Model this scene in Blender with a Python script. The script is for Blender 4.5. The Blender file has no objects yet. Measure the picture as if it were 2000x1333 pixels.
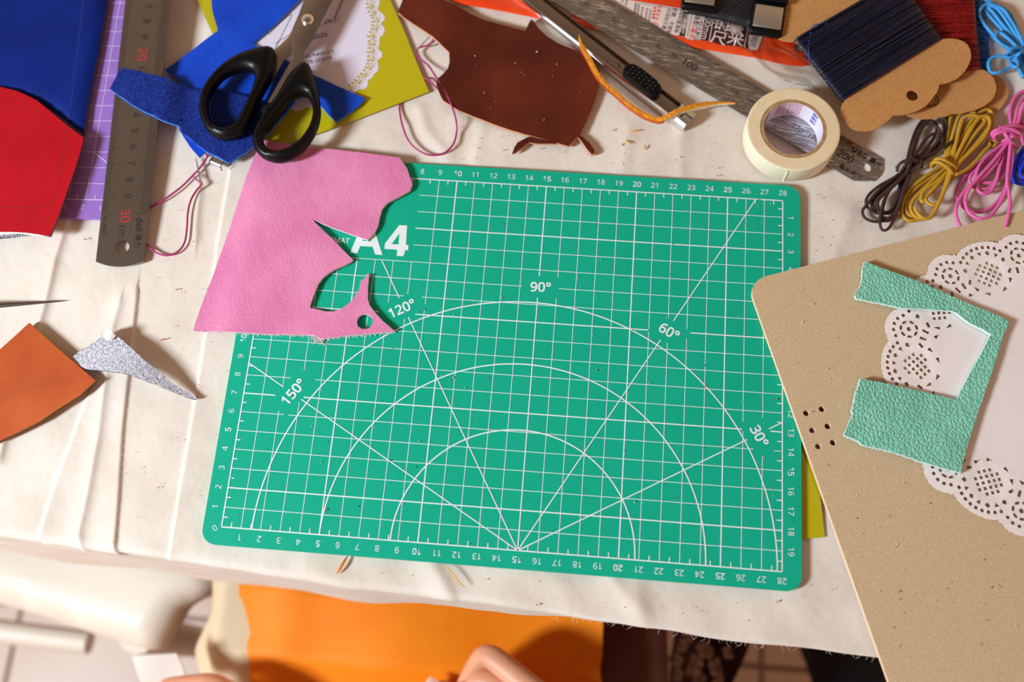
import bpy, bmesh, math, random
import numpy as np
from mathutils import Vector, Matrix
from mathutils.geometry import delaunay_2d_cdt
random.seed(7)
SC = bpy.context.scene
COL = SC.collection
TZ = 0.753                      # height of the cutting mat's top face above the floor (metres); all z below are relative to it
def S(r, g, b):
    f = lambda c: (c/255/12.92) if c/255 <= .04045 else ((c/255+.055)/1.055)**2.4
    return (f(r), f(g), f(b), 1)

# ------------------------------------------------------------------ camera
CR = np.array([[0.99616112, 0.08180938, -0.03114889], [0.06857903, -0.95047765, -0.30313223], [-0.05440539, 0.29983238, -0.95243929]])
CP = np.array([.0274490, -.1520843, .5109442])
FPX = 1978.35
cam = bpy.data.cameras.new('camera'); camo = bpy.data.objects.new('camera', cam); COL.objects.link(camo)
cam.sensor_width = 36; cam.lens = FPX*36/2000; cam.clip_start = .01
mw = Matrix.Identity(4)
for i in range(3):
    mw[i][0] = CR[0][i]; mw[i][1] = -CR[1][i]; mw[i][2] = -CR[2][i]; mw[i][3] = CP[i] + (TZ if i == 2 else 0)
camo.matrix_world = mw
cam.dof.use_dof = True; cam.dof.focus_distance = .535; cam.dof.aperture_fstop = 4.5
SC.camera = camo

# ------------------------------------------------------------------ light
SC.view_settings.view_transform = 'Standard'; SC.view_settings.look = 'None'
SC.view_settings.exposure = 0.0; SC.view_settings.gamma = 1
w = bpy.data.worlds.new('room'); SC.world = w; w.use_nodes = True
nt = w.node_tree; nt.nodes.clear()
bg = nt.nodes.new('ShaderNodeBackground'); out = nt.nodes.new('ShaderNodeOutputWorld')
tc = nt.nodes.new('ShaderNodeTexCoord'); sx = nt.nodes.new('ShaderNodeSeparateXYZ')
rp = nt.nodes.new('ShaderNodeValToRGB')      # the room: dim brown ceiling, warmer and lighter towards the walls
el = rp.color_ramp.elements; el[0].position = 0.0; el[0].color = (.72, .40, .21, 1); el[1].position = 1.0; el[1].color = (.13, .085, .058, 1)
for p_, c_ in ((.40, (.70, .41, .24, 1)), (.72, (.36, .25, .175, 1)), (.86, (.19, .125, .085, 1))): q_ = el.new(p_); q_.color = c_
nt.links.new(tc.outputs['Generated'], sx.inputs[0]); nt.links.new(sx.outputs['Z'], rp.inputs['Fac'])
nt.links.new(rp.outputs['Color'], bg.inputs['Color']); bg.inputs['Strength'].default_value = 1.0
nt.links.new(bg.outputs['Background'], out.inputs['Surface'])
def area(name, loc, target, size, energy, color):
    l = bpy.data.lights.new(name, 'AREA'); l.shape = 'RECTANGLE'; l.size, l.size_y = size; l.energy = energy; l.color = color
    o = bpy.data.objects.new(name, l); COL.objects.link(o)
    o.location = Vector(loc)+Vector((0, 0, TZ)); d = Vector(target)-Vector(loc)
    o.rotation_euler = d.to_track_quat('-Z', 'Y').to_euler(); return o
area('window_light', (-1.22, -.60, .83), (0, 0, 0), (.23, .32), 39.5, (.80, .925, 1.0))

# ------------------------------------------------------------------ helpers
def P(u, v, z=0.0):
    d = CR.T @ np.array([(u-1000)/FPX, (v-666.5)/FPX, 1.0])
    q = CP + d*((z-CP[2])/d[2]); return Vector((q[0], q[1], q[2]))
def Z(x0, y0, s, pts):          # crop coordinates -> frame coordinates
    return [(x0+x/s, y0+y/s) for x, y in pts]
def PP(pts, z=0.0): return [P(u, v, z) for u, v in pts]
BASE = {}
def tag(o, label=None, cat=None, group=None, kind=None):
    if label: o['label'] = label
    if cat: o['category'] = cat
    if group: o['group'] = group
    if kind: o['kind'] = kind
    return o
def thing(name, base, label, cat, group=None):
    o = bpy.data.objects.new(name, None); COL.objects.link(o); o.empty_display_size = .02
    o.location = Vector(base)+Vector((0, 0, TZ)); BASE[o] = Vector(base); return tag(o, label, cat, group)
class MB:
    def __init__(s): s.v = []; s.f = []; s.m = []
    def add(s, vs, fs, mi=0):
        n = len(s.v); s.v += [Vector(q) for q in vs]; s.f += [tuple(i+n for i in f) for f in fs]
        s.m += ([mi]*len(fs) if isinstance(mi, int) else list(mi)); return s
    def poly(s, pts, z=None, mi=0):
        return s.add([Vector((q[0], q[1], q[2] if z is None else z)) for q in pts], [tuple(range(len(pts)))], mi)
    def prism(s, pts, z0, z1, mi=0, mside=None):
        n = len(pts); a = sum(pts[i][0]*pts[(i+1) % n][1]-pts[(i+1) % n][0]*pts[i][1] for i in range(n))
        if a < 0: pts = pts[::-1]
        vs = [Vector((q[0], q[1], z0)) for q in pts]+[Vector((q[0], q[1], z1)) for q in pts]
        fs = [tuple(range(n))[::-1], tuple(range(n, 2*n))]+[(i, (i+1) % n, n+(i+1) % n, n+i) for i in range(n)]
        return s.add(vs, fs, [mi, mi]+[mi if mside is None else mside]*n)
    def tube(s, path, r, seg=8, closed=False, mi=0, flat=1.0, cap=True):
        path = [Vector(q) for q in path]; n = len(path)
        rr = r if hasattr(r, '__len__') else [r]*n
        vs = []; up = None
        for i in range(n):
            a = path[(i-1) % n] if (closed or i > 0) else path[0]; b = path[(i+1) % n] if (closed or i < n-1) else path[-1]
            t = (b-a)
            t = t.normalized() if t.length > 1e-12 else Vector((1, 0, 0))
            if up is None:
                up = Vector((0, 0, 1)) if abs(t.z) < .9 else Vector((1, 0, 0))
            x = t.cross(up).normalized(); up = x.cross(t).normalized()
            for k in range(seg):
                q = 2*math.pi*k/seg
                vs.append(path[i]+x*math.cos(q)*rr[i]+up*math.sin(q)*rr[i]*flat)
        fs = []
        for i in range(n if closed else n-1):
            j = (i+1) % n
            for k in range(seg):
                l = (k+1) % seg
                fs.append((i*seg+k, i*seg+l, j*seg+l, j*seg+k))
        if not closed and cap: fs += [tuple(range(seg))[::-1], tuple(range((n-1)*seg, n*seg))]
        return s.add(vs, fs, mi)
    def box(s, c, ax, ay, az, hx, hy, hz, mi=0, bev=0):
        c, ax, ay, az = Vector(c), Vector(ax), Vector(ay), Vector(az)
        if bev:
            bm = bmesh.new(); bmesh.ops.create_cube(bm, size=2)
            for q in bm.verts: q.co = Vector((q.co.x*hx, q.co.y*hy, q.co.z*hz))
            bmesh.ops.bevel(bm, geom=bm.edges[:], offset=bev, segments=2, affect='EDGES', profile=.5)
            bm.verts.index_update()
            vs = [c+ax*q.co.x+ay*q.co.y+az*q.co.z for q in bm.verts]; fs = [tuple(q.index for q in f.verts) for f in bm.faces]; bm.free()
            return s.add(vs, fs, mi)
        vs = [c+ax*hx*a+ay*hy*b+az*hz*d for a, b, d in ((-1,-1,-1),(1,-1,-1),(1,1,-1),(-1,1,-1),(-1,-1,1),(1,-1,1),(1,1,1),(-1,1,1))]
        return s.add(vs, [(3,2,1,0),(4,5,6,7),(0,1,5,4),(1,2,6,5),(2,3,7,6),(3,0,4,7)], mi)
    def lathe(s, c, prof, n=48, mi=0):
        c = Vector(c); vs = []; m = len(prof)
        for k in range(n):
            q = 2*math.pi*k/n
            for r, z in prof: vs.append(c+Vector((r*math.cos(q), r*math.sin(q), z)))
        fs = []; ml = []
        for k in range(n):
            l = (k+1) % n
            for j in range(m-1):
                fs.append((k*m+j, l*m+j, l*m+j+1, k*m+j+1)); ml.append(mi if isinstance(mi, int) else mi[j])
        return s.add(vs, fs, ml)
    def ring(s, c, r0, r1, z, n=40, mi=0, a0=0, a1=2*math.pi):
        vs = []
        for k in range(n+1):
            q = a0+(a1-a0)*k/n
            for r in (r0, r1): vs.append(Vector((c[0]+r*math.cos(q), c[1]+r*math.sin(q), z)))
        return s.add(vs, [(2*k, 2*k+1, 2*k+3, 2*k+2) for k in range(n)], mi)
    def line(s, a, b, wd, z, mi=0):
        a = Vector((a[0], a[1], 0)); b = Vector((b[0], b[1], 0)); d = (b-a)
        if d.length < 1e-9: return s
        d.normalize(); n = Vector((-d.y, d.x, 0))*wd/2
        zz = Vector((0, 0, z))
        return s.add([a-n+zz, b-n+zz, b+n+zz, a+n+zz], [(0, 1, 2, 3)], mi)
    def ribbon(s, pts, wd, z, mi=0):   # flat stroke
        n = len(pts); vs = []
        for i in range(n):
            a, b = Vector(pts[max(i-1, 0)]).to_2d(), Vector(pts[min(i+1, n-1)]).to_2d(); t = (b-a)
            t = t.normalized() if t.length > 0 else Vector((1, 0)); q = Vector((-t.y, t.x))*(wd[i] if hasattr(wd, '__len__') else wd)/2; p = Vector(pts[i]).to_2d()
            vs += [Vector((p.x-q.x, p.y-q.y, z)), Vector((p.x+q.x, p.y+q.y, z))]
        return s.add(vs, [(2*i, 2*i+2, 2*i+3, 2*i+1) for i in range(n-1)], mi)
    def text(s, body, at, xd, size, z, mi=0, bold=0, fn=None, shear=0, align='CENTER', yd=None, sx=1.0):
        vs, fs = glyphs(body, bold, shear, align)
        if fn: return s.add([fn(q[0]*size*sx, q[1]*size) for q in vs], fs, mi)
        xd = Vector((xd[0], xd[1], 0)).normalized(); yd = Vector((-xd.y, xd.x, 0)) if yd is None else Vector(yd)
        at = Vector((at[0], at[1], z))
        return s.add([at+xd*q[0]*size*sx+yd*q[1]*size for q in vs], fs, mi)
    def obj(s, name, mats, parent=None, label=None, cat=None, group=None, kind=None, sharp=40, base=None):
        me = bpy.data.meshes.new(name)
        if base is None:
            xs = [q.x for q in s.v]; ys = [q.y for q in s.v]; zs = [q.z for q in s.v]
            base = Vector(((min(xs)+max(xs))/2, (min(ys)+max(ys))/2, min(zs)))
        me.from_pydata([tuple(q-base) for q in s.v], [], s.f)
        for m in (mats if isinstance(mats, (list, tuple)) else [mats]): me.materials.append(m)
        me.polygons.foreach_set('material_index', s.m); me.polygons.foreach_set('use_smooth', [sharp > 0]*len(s.f))
        me.update(); me.validate()
        if sharp > 0: me.set_sharp_from_angle(angle=math.radians(sharp))
        o = bpy.data.objects.new(name, me); COL.objects.link(o); BASE[o] = base
        if parent: o.parent = parent; o.location = base-BASE[parent]
        else: o.location = base+Vector((0, 0, TZ))
        return tag(o, label, cat, group, kind)
GC = {}
try: SANS = bpy.data.fonts.load(bpy.utils.system_resource('DATAFILES', path='fonts')+'/NotoSansHebrew-Regular.woff2')
except Exception: SANS = None
def glyphs(body, bold, shear, align):
    k = (body, bold, shear, align)
    if k not in GC:
        c = bpy.data.curves.new('glyphs', 'FONT'); c.body = body; c.size = 1
        lat = SANS is not None and all(ord(ch) < 256 for ch in body)
        if lat: c.font = SANS
        c.offset = bold*(.8 if lat else 1); c.shear = shear; c.align_x = align; c.resolution_u = 3
        c.align_y = 'BOTTOM_BASELINE' if False else 'TOP_BASELINE'
        o = bpy.data.objects.new('glyphs', c); COL.objects.link(o)
        me = bpy.data.meshes.new_from_object(o.evaluated_get(bpy.context.evaluated_depsgraph_get()))
        ks = 1.26 if lat else 1.0; vs = [(q.co.x*ks, q.co.y*ks) for q in me.vertices]; fs = [tuple(p.vertices) for p in me.polygons]
        bpy.data.objects.remove(o); bpy.data.curves.remove(c); bpy.data.meshes.remove(me)
        if vs:
            cy = .36 if any(ord(ch) < 256 for ch in body) else .35
            vs = [(x, y-cy) for x, y in vs]
        GC[k] = (vs, fs)
    return GC[k]
def cr(pts, n=8, closed=False):    # Catmull-Rom
    pts = [Vector(q) for q in pts]; m = len(pts); o = []
    for i in range(m if closed else m-1):
        g = lambda j: pts[j % m] if closed else pts[max(0, min(m-1, j))]
        a, b, c, d = g(i-1), g(i), g(i+1), g(i+2)
        for k in range(n):
            t = k/n
            o.append(.5*((2*b)+(c-a)*t+(2*a-5*b+4*c-d)*t*t+(3*b-a-3*c+d)*t**3))
    if not closed: o.append(pts[-1])
    return o
def inpoly(pts, poly):
    x, y = pts[:, 0], pts[:, 1]; c = np.zeros(len(pts), bool); n = len(poly)
    for i in range(n):
        x1, y1 = poly[i]; x2, y2 = poly[(i+1) % n]
        if y1 == y2: continue
        c ^= ((y1 > y) != (y2 > y)) & (x < (x2-x1)*(y-y1)/(y2-y1)+x1)
    return c
def bdist(pts, polys):
    d = np.full(len(pts), 1e9)
    for poly in polys:
        n = len(poly)
        for i in range(n):
            a = poly[i]; b = poly[(i+1) % n]; ab = b-a; l2 = (ab@ab)+1e-18
            t = np.clip(((pts-a)@ab)/l2, 0, 1); q = a+t[:, None]*ab
            d = np.minimum(d, np.hypot(*(pts-q).T))
    return d
def resample(pts, res):
    o = []; n = len(pts)
    for i in range(n):
        a = np.array(pts[i][:2]); b = np.array(pts[(i+1) % n][:2]); k = max(1, int(np.ceil(np.linalg.norm(b-a)/res)))
        for j in range(k): o.append(a+(b-a)*j/k)
    return np.array(o)
def sheet(name, pts, z, th, mats, holes=(), h=None, res=.004, parent=None, rough=0, puff=None, lip=0, sharp=40, **kw):
    """a sheet with a traced outline: z = underside, th = thickness, h(x, y) = lift, puff = (height, rim width) rounds it like a cushion"""
    pts = [Vector((q[0], q[1])) for q in pts]
    bd = resample([(q.x, q.y) for q in pts], res)
    if rough: bd = bd+np.random.default_rng(3).normal(0, rough, bd.shape)
    hl = [resample([(q[0], q[1]) for q in hh], res) for hh in holes]
    mn, mx = bd.min(0), bd.max(0)
    gx, gy = np.meshgrid(np.arange(mn[0]+res*.5, mx[0], res), np.arange(mn[1]+res*.5, mx[1], res*.87)); gx = gx+(np.arange(gx.shape[0]) % 2)[:, None]*res*.5
    g = np.c_[gx.ravel(), gy.ravel()]
    def ins(q):
        k = inpoly(q, bd)
        for hh in hl:
            near = (np.abs(q-hh.mean(0)).max(1) < np.abs(hh-hh.mean(0)).max()+1e-6)
            if near.any(): k[np.where(near)[0]] &= ~inpoly(q[near], hh)
        return k
    g = g[ins(g)]
    if puff:        # rows of vertices that follow the rim
        rows = []
        for dd_ in (.035, .13, .30, .52, .76, 1.0):
            for lp in [bd]+list(hl):
                t = np.roll(lp, -1, 0)-np.roll(lp, 1, 0); t /= np.linalg.norm(t, axis=1)[:, None]+1e-12; nn = np.c_[-t[:, 1], t[:, 0]]
                for sg in (1, -1):
                    q = lp+nn*sg*dd_*puff[1]; q = q[ins(q)]
                    if len(q): rows.append(q[bdist(q, [bd]+list(hl)) > dd_*puff[1]*.97])
        g = g[bdist(g, [bd]+list(hl)) > puff[1]*1.15] if len(g) else g
        g = np.vstack([g]+rows)
    elif len(g): g = g[bdist(g, [bd]+list(hl)) > res*.45]
    co = [Vector(q) for q in bd]; ed = [(i, (i+1) % len(bd)) for i in range(len(bd))]
    for hh in hl:
        n0 = len(co); co += [Vector(q) for q in hh]; ed += [(n0+i, n0+(i+1) % len(hh)) for i in range(len(hh))]
    co += [Vector(q) for q in g]
    V, _, F, _, _, _ = delaunay_2d_cdt(co, ed, [], 0, 1e-7)
    V = np.array([(q.x, q.y) for q in V]); F = np.array([f for f in F if len(f) == 3])
    F = F[ins(V[F].mean(1))]
    a = V[F]; ar = (a[:, 1, 0]-a[:, 0, 0])*(a[:, 2, 1]-a[:, 0, 1])-(a[:, 1, 1]-a[:, 0, 1])*(a[:, 2, 0]-a[:, 0, 0])
    F[ar < 0] = F[ar < 0][:, ::-1]; F = F[np.abs(ar) > 1e-13]
    n = len(V); lift = np.array([h(x, y) for x, y in V]) if h else np.zeros(n)
    if puff or lip:
        d = bdist(V, [bd]+list(hl))
        wd = puff[1] if puff else lip
        f = np.sqrt(np.clip(1-(1-np.minimum(d/wd, 1))**2, 0, 1))
        if puff: top = z+th/2+puff[0]*f+lift; bot = z+th/2-puff[0]*f*(puff[2] if len(puff) > 2 else 1)+lift
        else: top = z+th+lift-th*.45*(1-f); bot = z+lift
    else: top = z+th+lift; bot = z+lift
    mb = MB()
    vs = [(V[i][0], V[i][1], top[i]) for i in range(n)]+[(V[i][0], V[i][1], bot[i]) for i in range(n)]
    E = {}
    for f in F:
        for i in range(3):
            k = (f[i], f[(i+1) % 3]); E[k] = 1
    wl = [(b, a_) for a_, b in E if (b, a_) not in E]     # boundary, reversed
    fs = [tuple(f) for f in F]+[tuple(int(q)+n for q in f[::-1]) for f in F]
    nm = len(mats) if isinstance(mats, (list, tuple)) else 1
    mi = [0]*len(F)+[2 if nm > 2 else 0]*len(F)
    fs += [(b_, a_, a_+n, b_+n) for a_, b_ in [(x, y) for x, y in wl]]; mi += [1 if nm > 1 else 0]*len(wl)
    # wall winding: outward
    fs = [tuple(int(q) for q in f) for f in fs]
    nw = len(wl)
    fs[-nw:] = [f[::-1] for f in fs[-nw:]]
    mb.add(vs, fs, mi)
    return mb.obj(name, mats, parent, sharp=sharp, **kw)

# ------------------------------------------------------------------ materials
def mat(name, col, rough=.5, metal=0, col2=None, cs=60, cramp=(.35, .65), bumps=(), sheen=0, coat=0, spec=.5, alpha=None, stretch=None, cdet=5, trans=0, sss=0, aniso=0, rvar=0):
    m = bpy.data.materials.new(name); m.use_nodes = True; nt = m.node_tree; b = nt.nodes['Principled BSDF']; L = nt.links.new
    tc = nt.nodes.new('ShaderNodeTexCoord'); src = tc.outputs['Object']
    def mapped(st):
        mp = nt.nodes.new('ShaderNodeMapping'); mp.vector_type = 'TEXTURE'; mp.inputs['Scale'].default_value = tuple(1/q for q in st[:3])
        if len(st) > 3: mp.inputs['Rotation'].default_value = (0, 0, st[3])
        L(src, mp.inputs['Vector']); return mp.outputs['Vector']
    def tex(kind, sc, st=None, det=4):
        v = mapped(st) if st else src
        if kind == 'noise':
            t = nt.nodes.new('ShaderNodeTexNoise'); t.inputs['Scale'].default_value = sc; t.inputs['Detail'].default_value = det; o = t.outputs['Fac']
        elif kind == 'voro':
            t = nt.nodes.new('ShaderNodeTexVoronoi'); t.inputs['Scale'].default_value = sc; o = t.outputs['Distance']
        elif kind == 'crack':
            t = nt.nodes.new('ShaderNodeTexVoronoi'); t.feature = 'DISTANCE_TO_EDGE'; t.inputs['Scale'].default_value = sc
            n2 = nt.nodes.new('ShaderNodeTexNoise'); n2.inputs['Scale'].default_value = sc*.7; L(v, n2.inputs['Vector'])
            ad = nt.nodes.new('ShaderNodeVectorMath'); ad.operation = 'MULTIPLY_ADD'; ad.inputs[1].default_value = (.55/sc,)*3
            L(n2.outputs['Color'], ad.inputs[0]); L(v, ad.inputs[2]); v = ad.outputs[0]
            mr = nt.nodes.new('ShaderNodeMapRange'); mr.interpolation_type = 'SMOOTHSTEP'; mr.inputs['From Max'].default_value = .26
            L(t.outputs['Distance'], mr.inputs['Value']); L(v, t.inputs['Vector']); return mr.outputs['Result']
        elif kind in ('wavex', 'wavey'):
            t = nt.nodes.new('ShaderNodeTexWave'); t.bands_direction = 'X' if kind == 'wavex' else 'Y'; t.inputs['Scale'].default_value = sc; t.inputs['Distortion'].default_value = .8; t.inputs['Detail Scale'].default_value = 2; o = t.outputs['Fac']
        L(v, t.inputs['Vector']); return o
    b.inputs['Base Color'].default_value = col
    if col2:
        r = nt.nodes.new('ShaderNodeValToRGB'); r.color_ramp.elements[0].position, r.color_ramp.elements[1].position = cramp
        r.color_ramp.elements[0].color = col; r.color_ramp.elements[1].color = col2
        L(tex('noise', cs, stretch, cdet), r.inputs['Fac']); L(r.outputs['Color'], b.inputs['Base Color'])
    b.inputs['Roughness'].default_value = rough; b.inputs['Metallic'].default_value = metal
    b.inputs['Specular IOR Level'].default_value = spec
    if rvar:
        mr = nt.nodes.new('ShaderNodeMapRange'); mr.inputs['To Min'].default_value = rough-rvar; mr.inputs['To Max'].default_value = rough+rvar
        L(tex('noise', cs, stretch, 4), mr.inputs['Value']); L(mr.outputs['Result'], b.inputs['Roughness'])
    if sheen: b.inputs['Sheen Weight'].default_value = sheen; b.inputs['Sheen Roughness'].default_value = .5; b.inputs['Sheen Tint'].default_value = col
    if coat: b.inputs['Coat Weight'].default_value = coat; b.inputs['Coat Roughness'].default_value = .08
    if trans: b.inputs['Transmission Weight'].default_value = trans
    if sss: b.inputs['Subsurface Weight'].default_value = sss; b.inputs['Subsurface Radius'].default_value = (.008, .003, .0015); b.inputs['Subsurface Scale'].default_value = 1.0
    if aniso: b.inputs['Anisotropic'].default_value = aniso
    if alpha is not None: b.inputs['Alpha'].default_value = alpha
    last = None
    for bp in bumps:
        kind, sc, st_, dist = bp[:4]
        n = nt.nodes.new('ShaderNodeBump'); n.inputs['Strength'].default_value = st_; n.inputs['Distance'].default_value = dist
        L(tex(kind, sc, bp[4] if len(bp) > 4 else None), n.inputs['Height'])
        if last: L(last, n.inputs['Normal'])
        last = n.outputs['Normal']
    if last: L(last, b.inputs['Normal'])
    return m
def leather(name, c, rough=.5, grain=900, gd=.00012, **k):
    c2 = tuple(min(1, q*1.18) for q in c[:3])+(1,)
    return mat(name, c, rough, col2=c2, cs=45, bumps=[('noise', grain, .7, gd), ('voro', grain*1.3, .5, gd)], **k)
clothM = mat('cream cotton', S(219, 206, 193), .95, col2=S(228, 216, 205), cs=30, bumps=[('wavex', 640, .2, .00006), ('wavey', 700, .2, .00006), ('noise', 24, .75, .0024), ('noise', 90, .4, .0005), ('noise', 1400, .4, .0001)], sheen=.15)
greenM = mat('green vinyl', (.002, .385, .240, 1), .5, col2=(.004, .40, .256, 1), cs=20, bumps=[('noise', 1900, .55, .00012)], spec=.22)
whiteP = mat('white print', S(226, 234, 236), .5)
purpleM = mat('purple vinyl', S(148, 108, 190), .45, bumps=[('noise', 1600, .3, .0001)])
lilacP = mat('lilac print', S(222, 205, 235), .5)
pinkM = mat('pink leather', S(214, 118, 166), .55, col2=S(226, 138, 180), cs=30, bumps=[('noise', 700, .8, .00022), ('noise', 60, .4, .0008, (2.2, 1, 1, .5)), ('voro', 900, .5, .0002)])
fibreM = mat('pale raw edge', S(226, 205, 205), .95, bumps=[('noise', 1500, .8, .0003)])
mintM = mat('mint pebbled leather', S(118, 194, 170), .5, col2=S(132, 208, 184), cs=90, bumps=[('crack', 440, .6, .0006), ('noise', 160, .35, .0006), ('noise', 1300, .4, .0001)])
mintE = mat('mint raw edge', S(205, 228, 225), .9, bumps=[('noise', 1500, .8, .0003)])
blueM = mat('blue grained leather', S(6, 58, 178), .55, spec=.25, col2=S(14, 72, 198), cs=40, bumps=[('voro', 800, .6, .0003), ('noise', 1200, .4, .0001)])
blueE = mat('blue raw edge', S(60, 130, 220), .9)
suedeM = mat('blue suede', S(4, 22, 104), 1.0, col2=S(24, 74, 196), cs=1900, cramp=(.40, .72), bumps=[('noise', 1300, 1.0, .0008)], sheen=.5)
navyL = mat('navy leather', S(0, 25, 100), .7, spec=.15, col2=S(1, 32, 116), cs=30, bumps=[('noise', 900, .5, .00012)])
redM = mat('red leather', S(168, 5, 20), .7, spec=.15, col2=S(180, 9, 27), cs=30, bumps=[('noise', 1000, .5, .00012)])
darkE = mat('dark burnished edge', S(86, 70, 66), .7)
redP = mat('red seam', S(120, 8, 20), .7)
navyP = mat('navy seam', S(20, 44, 120), .7)
whiteE = mat('white raw edge', S(232, 222, 220), .9)
yellowM = mat('yellow glossy card', S(186, 172, 14), .28, spec=.6, coat=.25)
cardW = mat('white glossy print', S(224, 214, 232), .26, spec=.6, coat=.25)
inkM = mat('dark ink', S(58, 34, 34), .5)
brownM = mat('brown leather', S(78, 24, 11), .45, spec=.35, col2=S(104, 38, 18), cs=25, cramp=(.4, .75), bumps=[('noise', 900, .4, .0001), ('noise', 120, .3, .0004)])
tanE = mat('tan raw edge', S(206, 140, 104), .85, bumps=[('noise', 900, .8, .0003)])
tanM = mat('orange tan leather', S(172, 70, 20), .55, spec=.3, col2=S(188, 86, 32), cs=28, bumps=[('noise', 900, .5, .00012), ('noise', 80, .3, .0005)])
greyS = mat('grey suede', S(146, 144, 154), 1.0, col2=S(206, 204, 214), cs=800, cramp=(.36, .62), bumps=[('noise', 900, 1.0, .0007)], sheen=.4)
paperM = mat('white paper', S(236, 226, 224), .75, bumps=[('noise', 300, .3, .0003)])
steelM = mat('brushed steel', (.36, .32, .285, 1), .30, 1, col2=(.42, .38, .345, 1), cs=40, stretch=(1.5, 60, 1, 1.42), bumps=[('noise', 60, .15, .00006, (2, 60, 1, 1.42))])
scratM = mat('scratched steel', (.42, .41, .42, 1), .36, 1, col2=(.95, .95, .96, 1), cs=130, cramp=(.53, .66), stretch=(1, 7, 1, -.2), bumps=[('noise', 160, .8, .0003, (1, 8, 1, -.2))])  # near-white dashes put reflections off the scratches into the base colour
bladeM = mat('brushed blade steel', (.40, .36, .33, 1), .30, 1, bumps=[('noise', 90, .25, .0001, (1, 22, 1, -.2))])
chromeM = mat('chrome', (.82, .82, .82, 1), .12, 1)
etchM = mat('etched black', S(16, 13, 13), .6)
etchR = mat('etched red', S(190, 26, 38), .6)
blackP = mat('black plastic', S(8, 8, 10), .36, spec=.22)
blackR = mat('black rubber', S(26, 27, 32), .5, bumps=[('noise', 800, .2, .0001)])
matteS = mat('satin steel plate', (.60, .56, .50, 1), .45, 1)
orangeP = mat('orange plastic sheet', S(232, 62, 16), .3, col2=S(238, 78, 28), cs=20, spec=.6)
labelW = mat('label white', S(228, 208, 200), .45)
labelB = mat('label maroon', S(70, 28, 30), .4)
labelR = mat('label red', S(225, 62, 44), .5)
labelK = mat('label black', S(34, 26, 26), .5)
kraftM = mat('kraft card', S(184, 129, 72), .85, col2=S(196, 141, 84), cs=700, bumps=[('noise', 500, .4, .0002)])
navyT = mat('navy waxed thread', S(4, 9, 28), .42, col2=S(11, 21, 56), cs=500, stretch=(1, 1, 1), spec=.6)
redT = mat('red waxed thread', S(112, 7, 10), .42, col2=S(152, 20, 18), cs=500)
blueT = mat('blue waxed thread', S(18, 72, 138), .42, col2=S(28, 96, 170), cs=500)
mdfM = mat('hardboard', S(178, 149, 112), .8, col2=S(222, 196, 160), cs=2400, cramp=(.34, .68), bumps=[('noise', 900, .4, .0002)])
mdfE = mat('hardboard edge', S(222, 190, 160), .85)
tapeM = mat('cream masking tape', S(224, 202, 162), .75, col2=S(230, 210, 174), cs=120)
tapeS = mat('tape outer face', S(232, 220, 196), .7, bumps=[('noise', 400, .4, .0001)])
coreM = mat('cardboard core', S(158, 122, 84), .85, col2=S(180, 144, 104), cs=400)
coreW = mat('core white lining', S(226, 218, 232), .4)
inkBl = mat('blue ink', S(50, 70, 170), .5); inkPk = mat('crimson ink', S(206, 40, 110), .5)
thrM = mat('magenta thread', S(168, 34, 108), .55)
def cordM(n, c, c2): return mat(n, c, .6, col2=c2, cs=3500, bumps=[('noise', 1600, .6, .0003)], sheen=.2)
cBrown = cordM('brown cord', S(44, 24, 22), S(66, 40, 36)); cYel = cordM('mustard cord', S(172, 126, 20), S(198, 152, 40))
cPink = cordM('pink cord', S(206, 82, 152), S(228, 112, 176)); cSky = cordM('sky blue cord', S(42, 140, 212), S(70, 166, 230)); cRoy = cordM('royal blue cord', S(10, 34, 176), S(22, 60, 208))
orangeL = mat('bright orange leather', S(240, 124, 4), .6, spec=.25, col2=S(246, 138, 10), cs=14, bumps=[('noise', 500, .4, .0002), ('noise', 25, .3, .002)])
orangeE = mat('dark orange edge', S(120, 62, 14), .9)
creamM = mat('cream leather', S(206, 182, 148), .7)
skinM = mat('skin', S(206, 138, 104), .5, col2=S(220, 156, 122), cs=40, bumps=[('noise', 300, .4, .0004)], sss=.12)
maroonM = mat('maroon satin', S(74, 26, 22), .45, col2=S(92, 36, 30), cs=12)
chairM = mat('ivory plastic', S(216, 202, 186), .5)
floorM = mat('floor tile', S(200, 172, 158), .4, col2=S(208, 182, 168), cs=8)
groutM = mat('grout', S(150, 122, 112), .8)
woodM = mat('dark wood', S(92, 56, 34), .5, col2=S(120, 78, 48), cs=8, stretch=(1, 8, 1))
awlM = mat('dark steel', (.16, .13, .11, 1), .4, 1)
stripM = mat('ochre suede edge', S(216, 128, 22), 1.0, col2=S(236, 158, 44), cs=700, bumps=[('noise', 900, 1, .0008)])
stripW = mat('pale strip side', S(222, 206, 170), .7)
def film(name, tint, gl=.22):
    m = bpy.data.materials.new(name); m.use_nodes = True; nt = m.node_tree; nt.nodes.clear(); L = nt.links.new
    o = nt.nodes.new('ShaderNodeOutputMaterial'); mx = nt.nodes.new('ShaderNodeMixShader'); t = nt.nodes.new('ShaderNodeBsdfTransparent'); g = nt.nodes.new('ShaderNodeBsdfGlossy'); fr = nt.nodes.new('ShaderNodeLayerWeight')
    t.inputs['Color'].default_value = tint; g.inputs['Roughness'].default_value = .06; fr.inputs['Blend'].default_value = gl; ml = nt.nodes.new('ShaderNodeMath'); ml.operation = 'MULTIPLY'; ml.inputs[1].default_value = .42; L(fr.outputs['Fresnel'], ml.inputs[0])
    L(ml.outputs[0], mx.inputs['Fac']); L(t.outputs[0], mx.inputs[1]); L(g.outputs[0], mx.inputs[2]); L(mx.outputs[0], o.inputs['Surface']); return m
filmM = film('clear film', (.97, .96, .95, 1), .35)
ZC = -.003          # cloth surface
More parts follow.
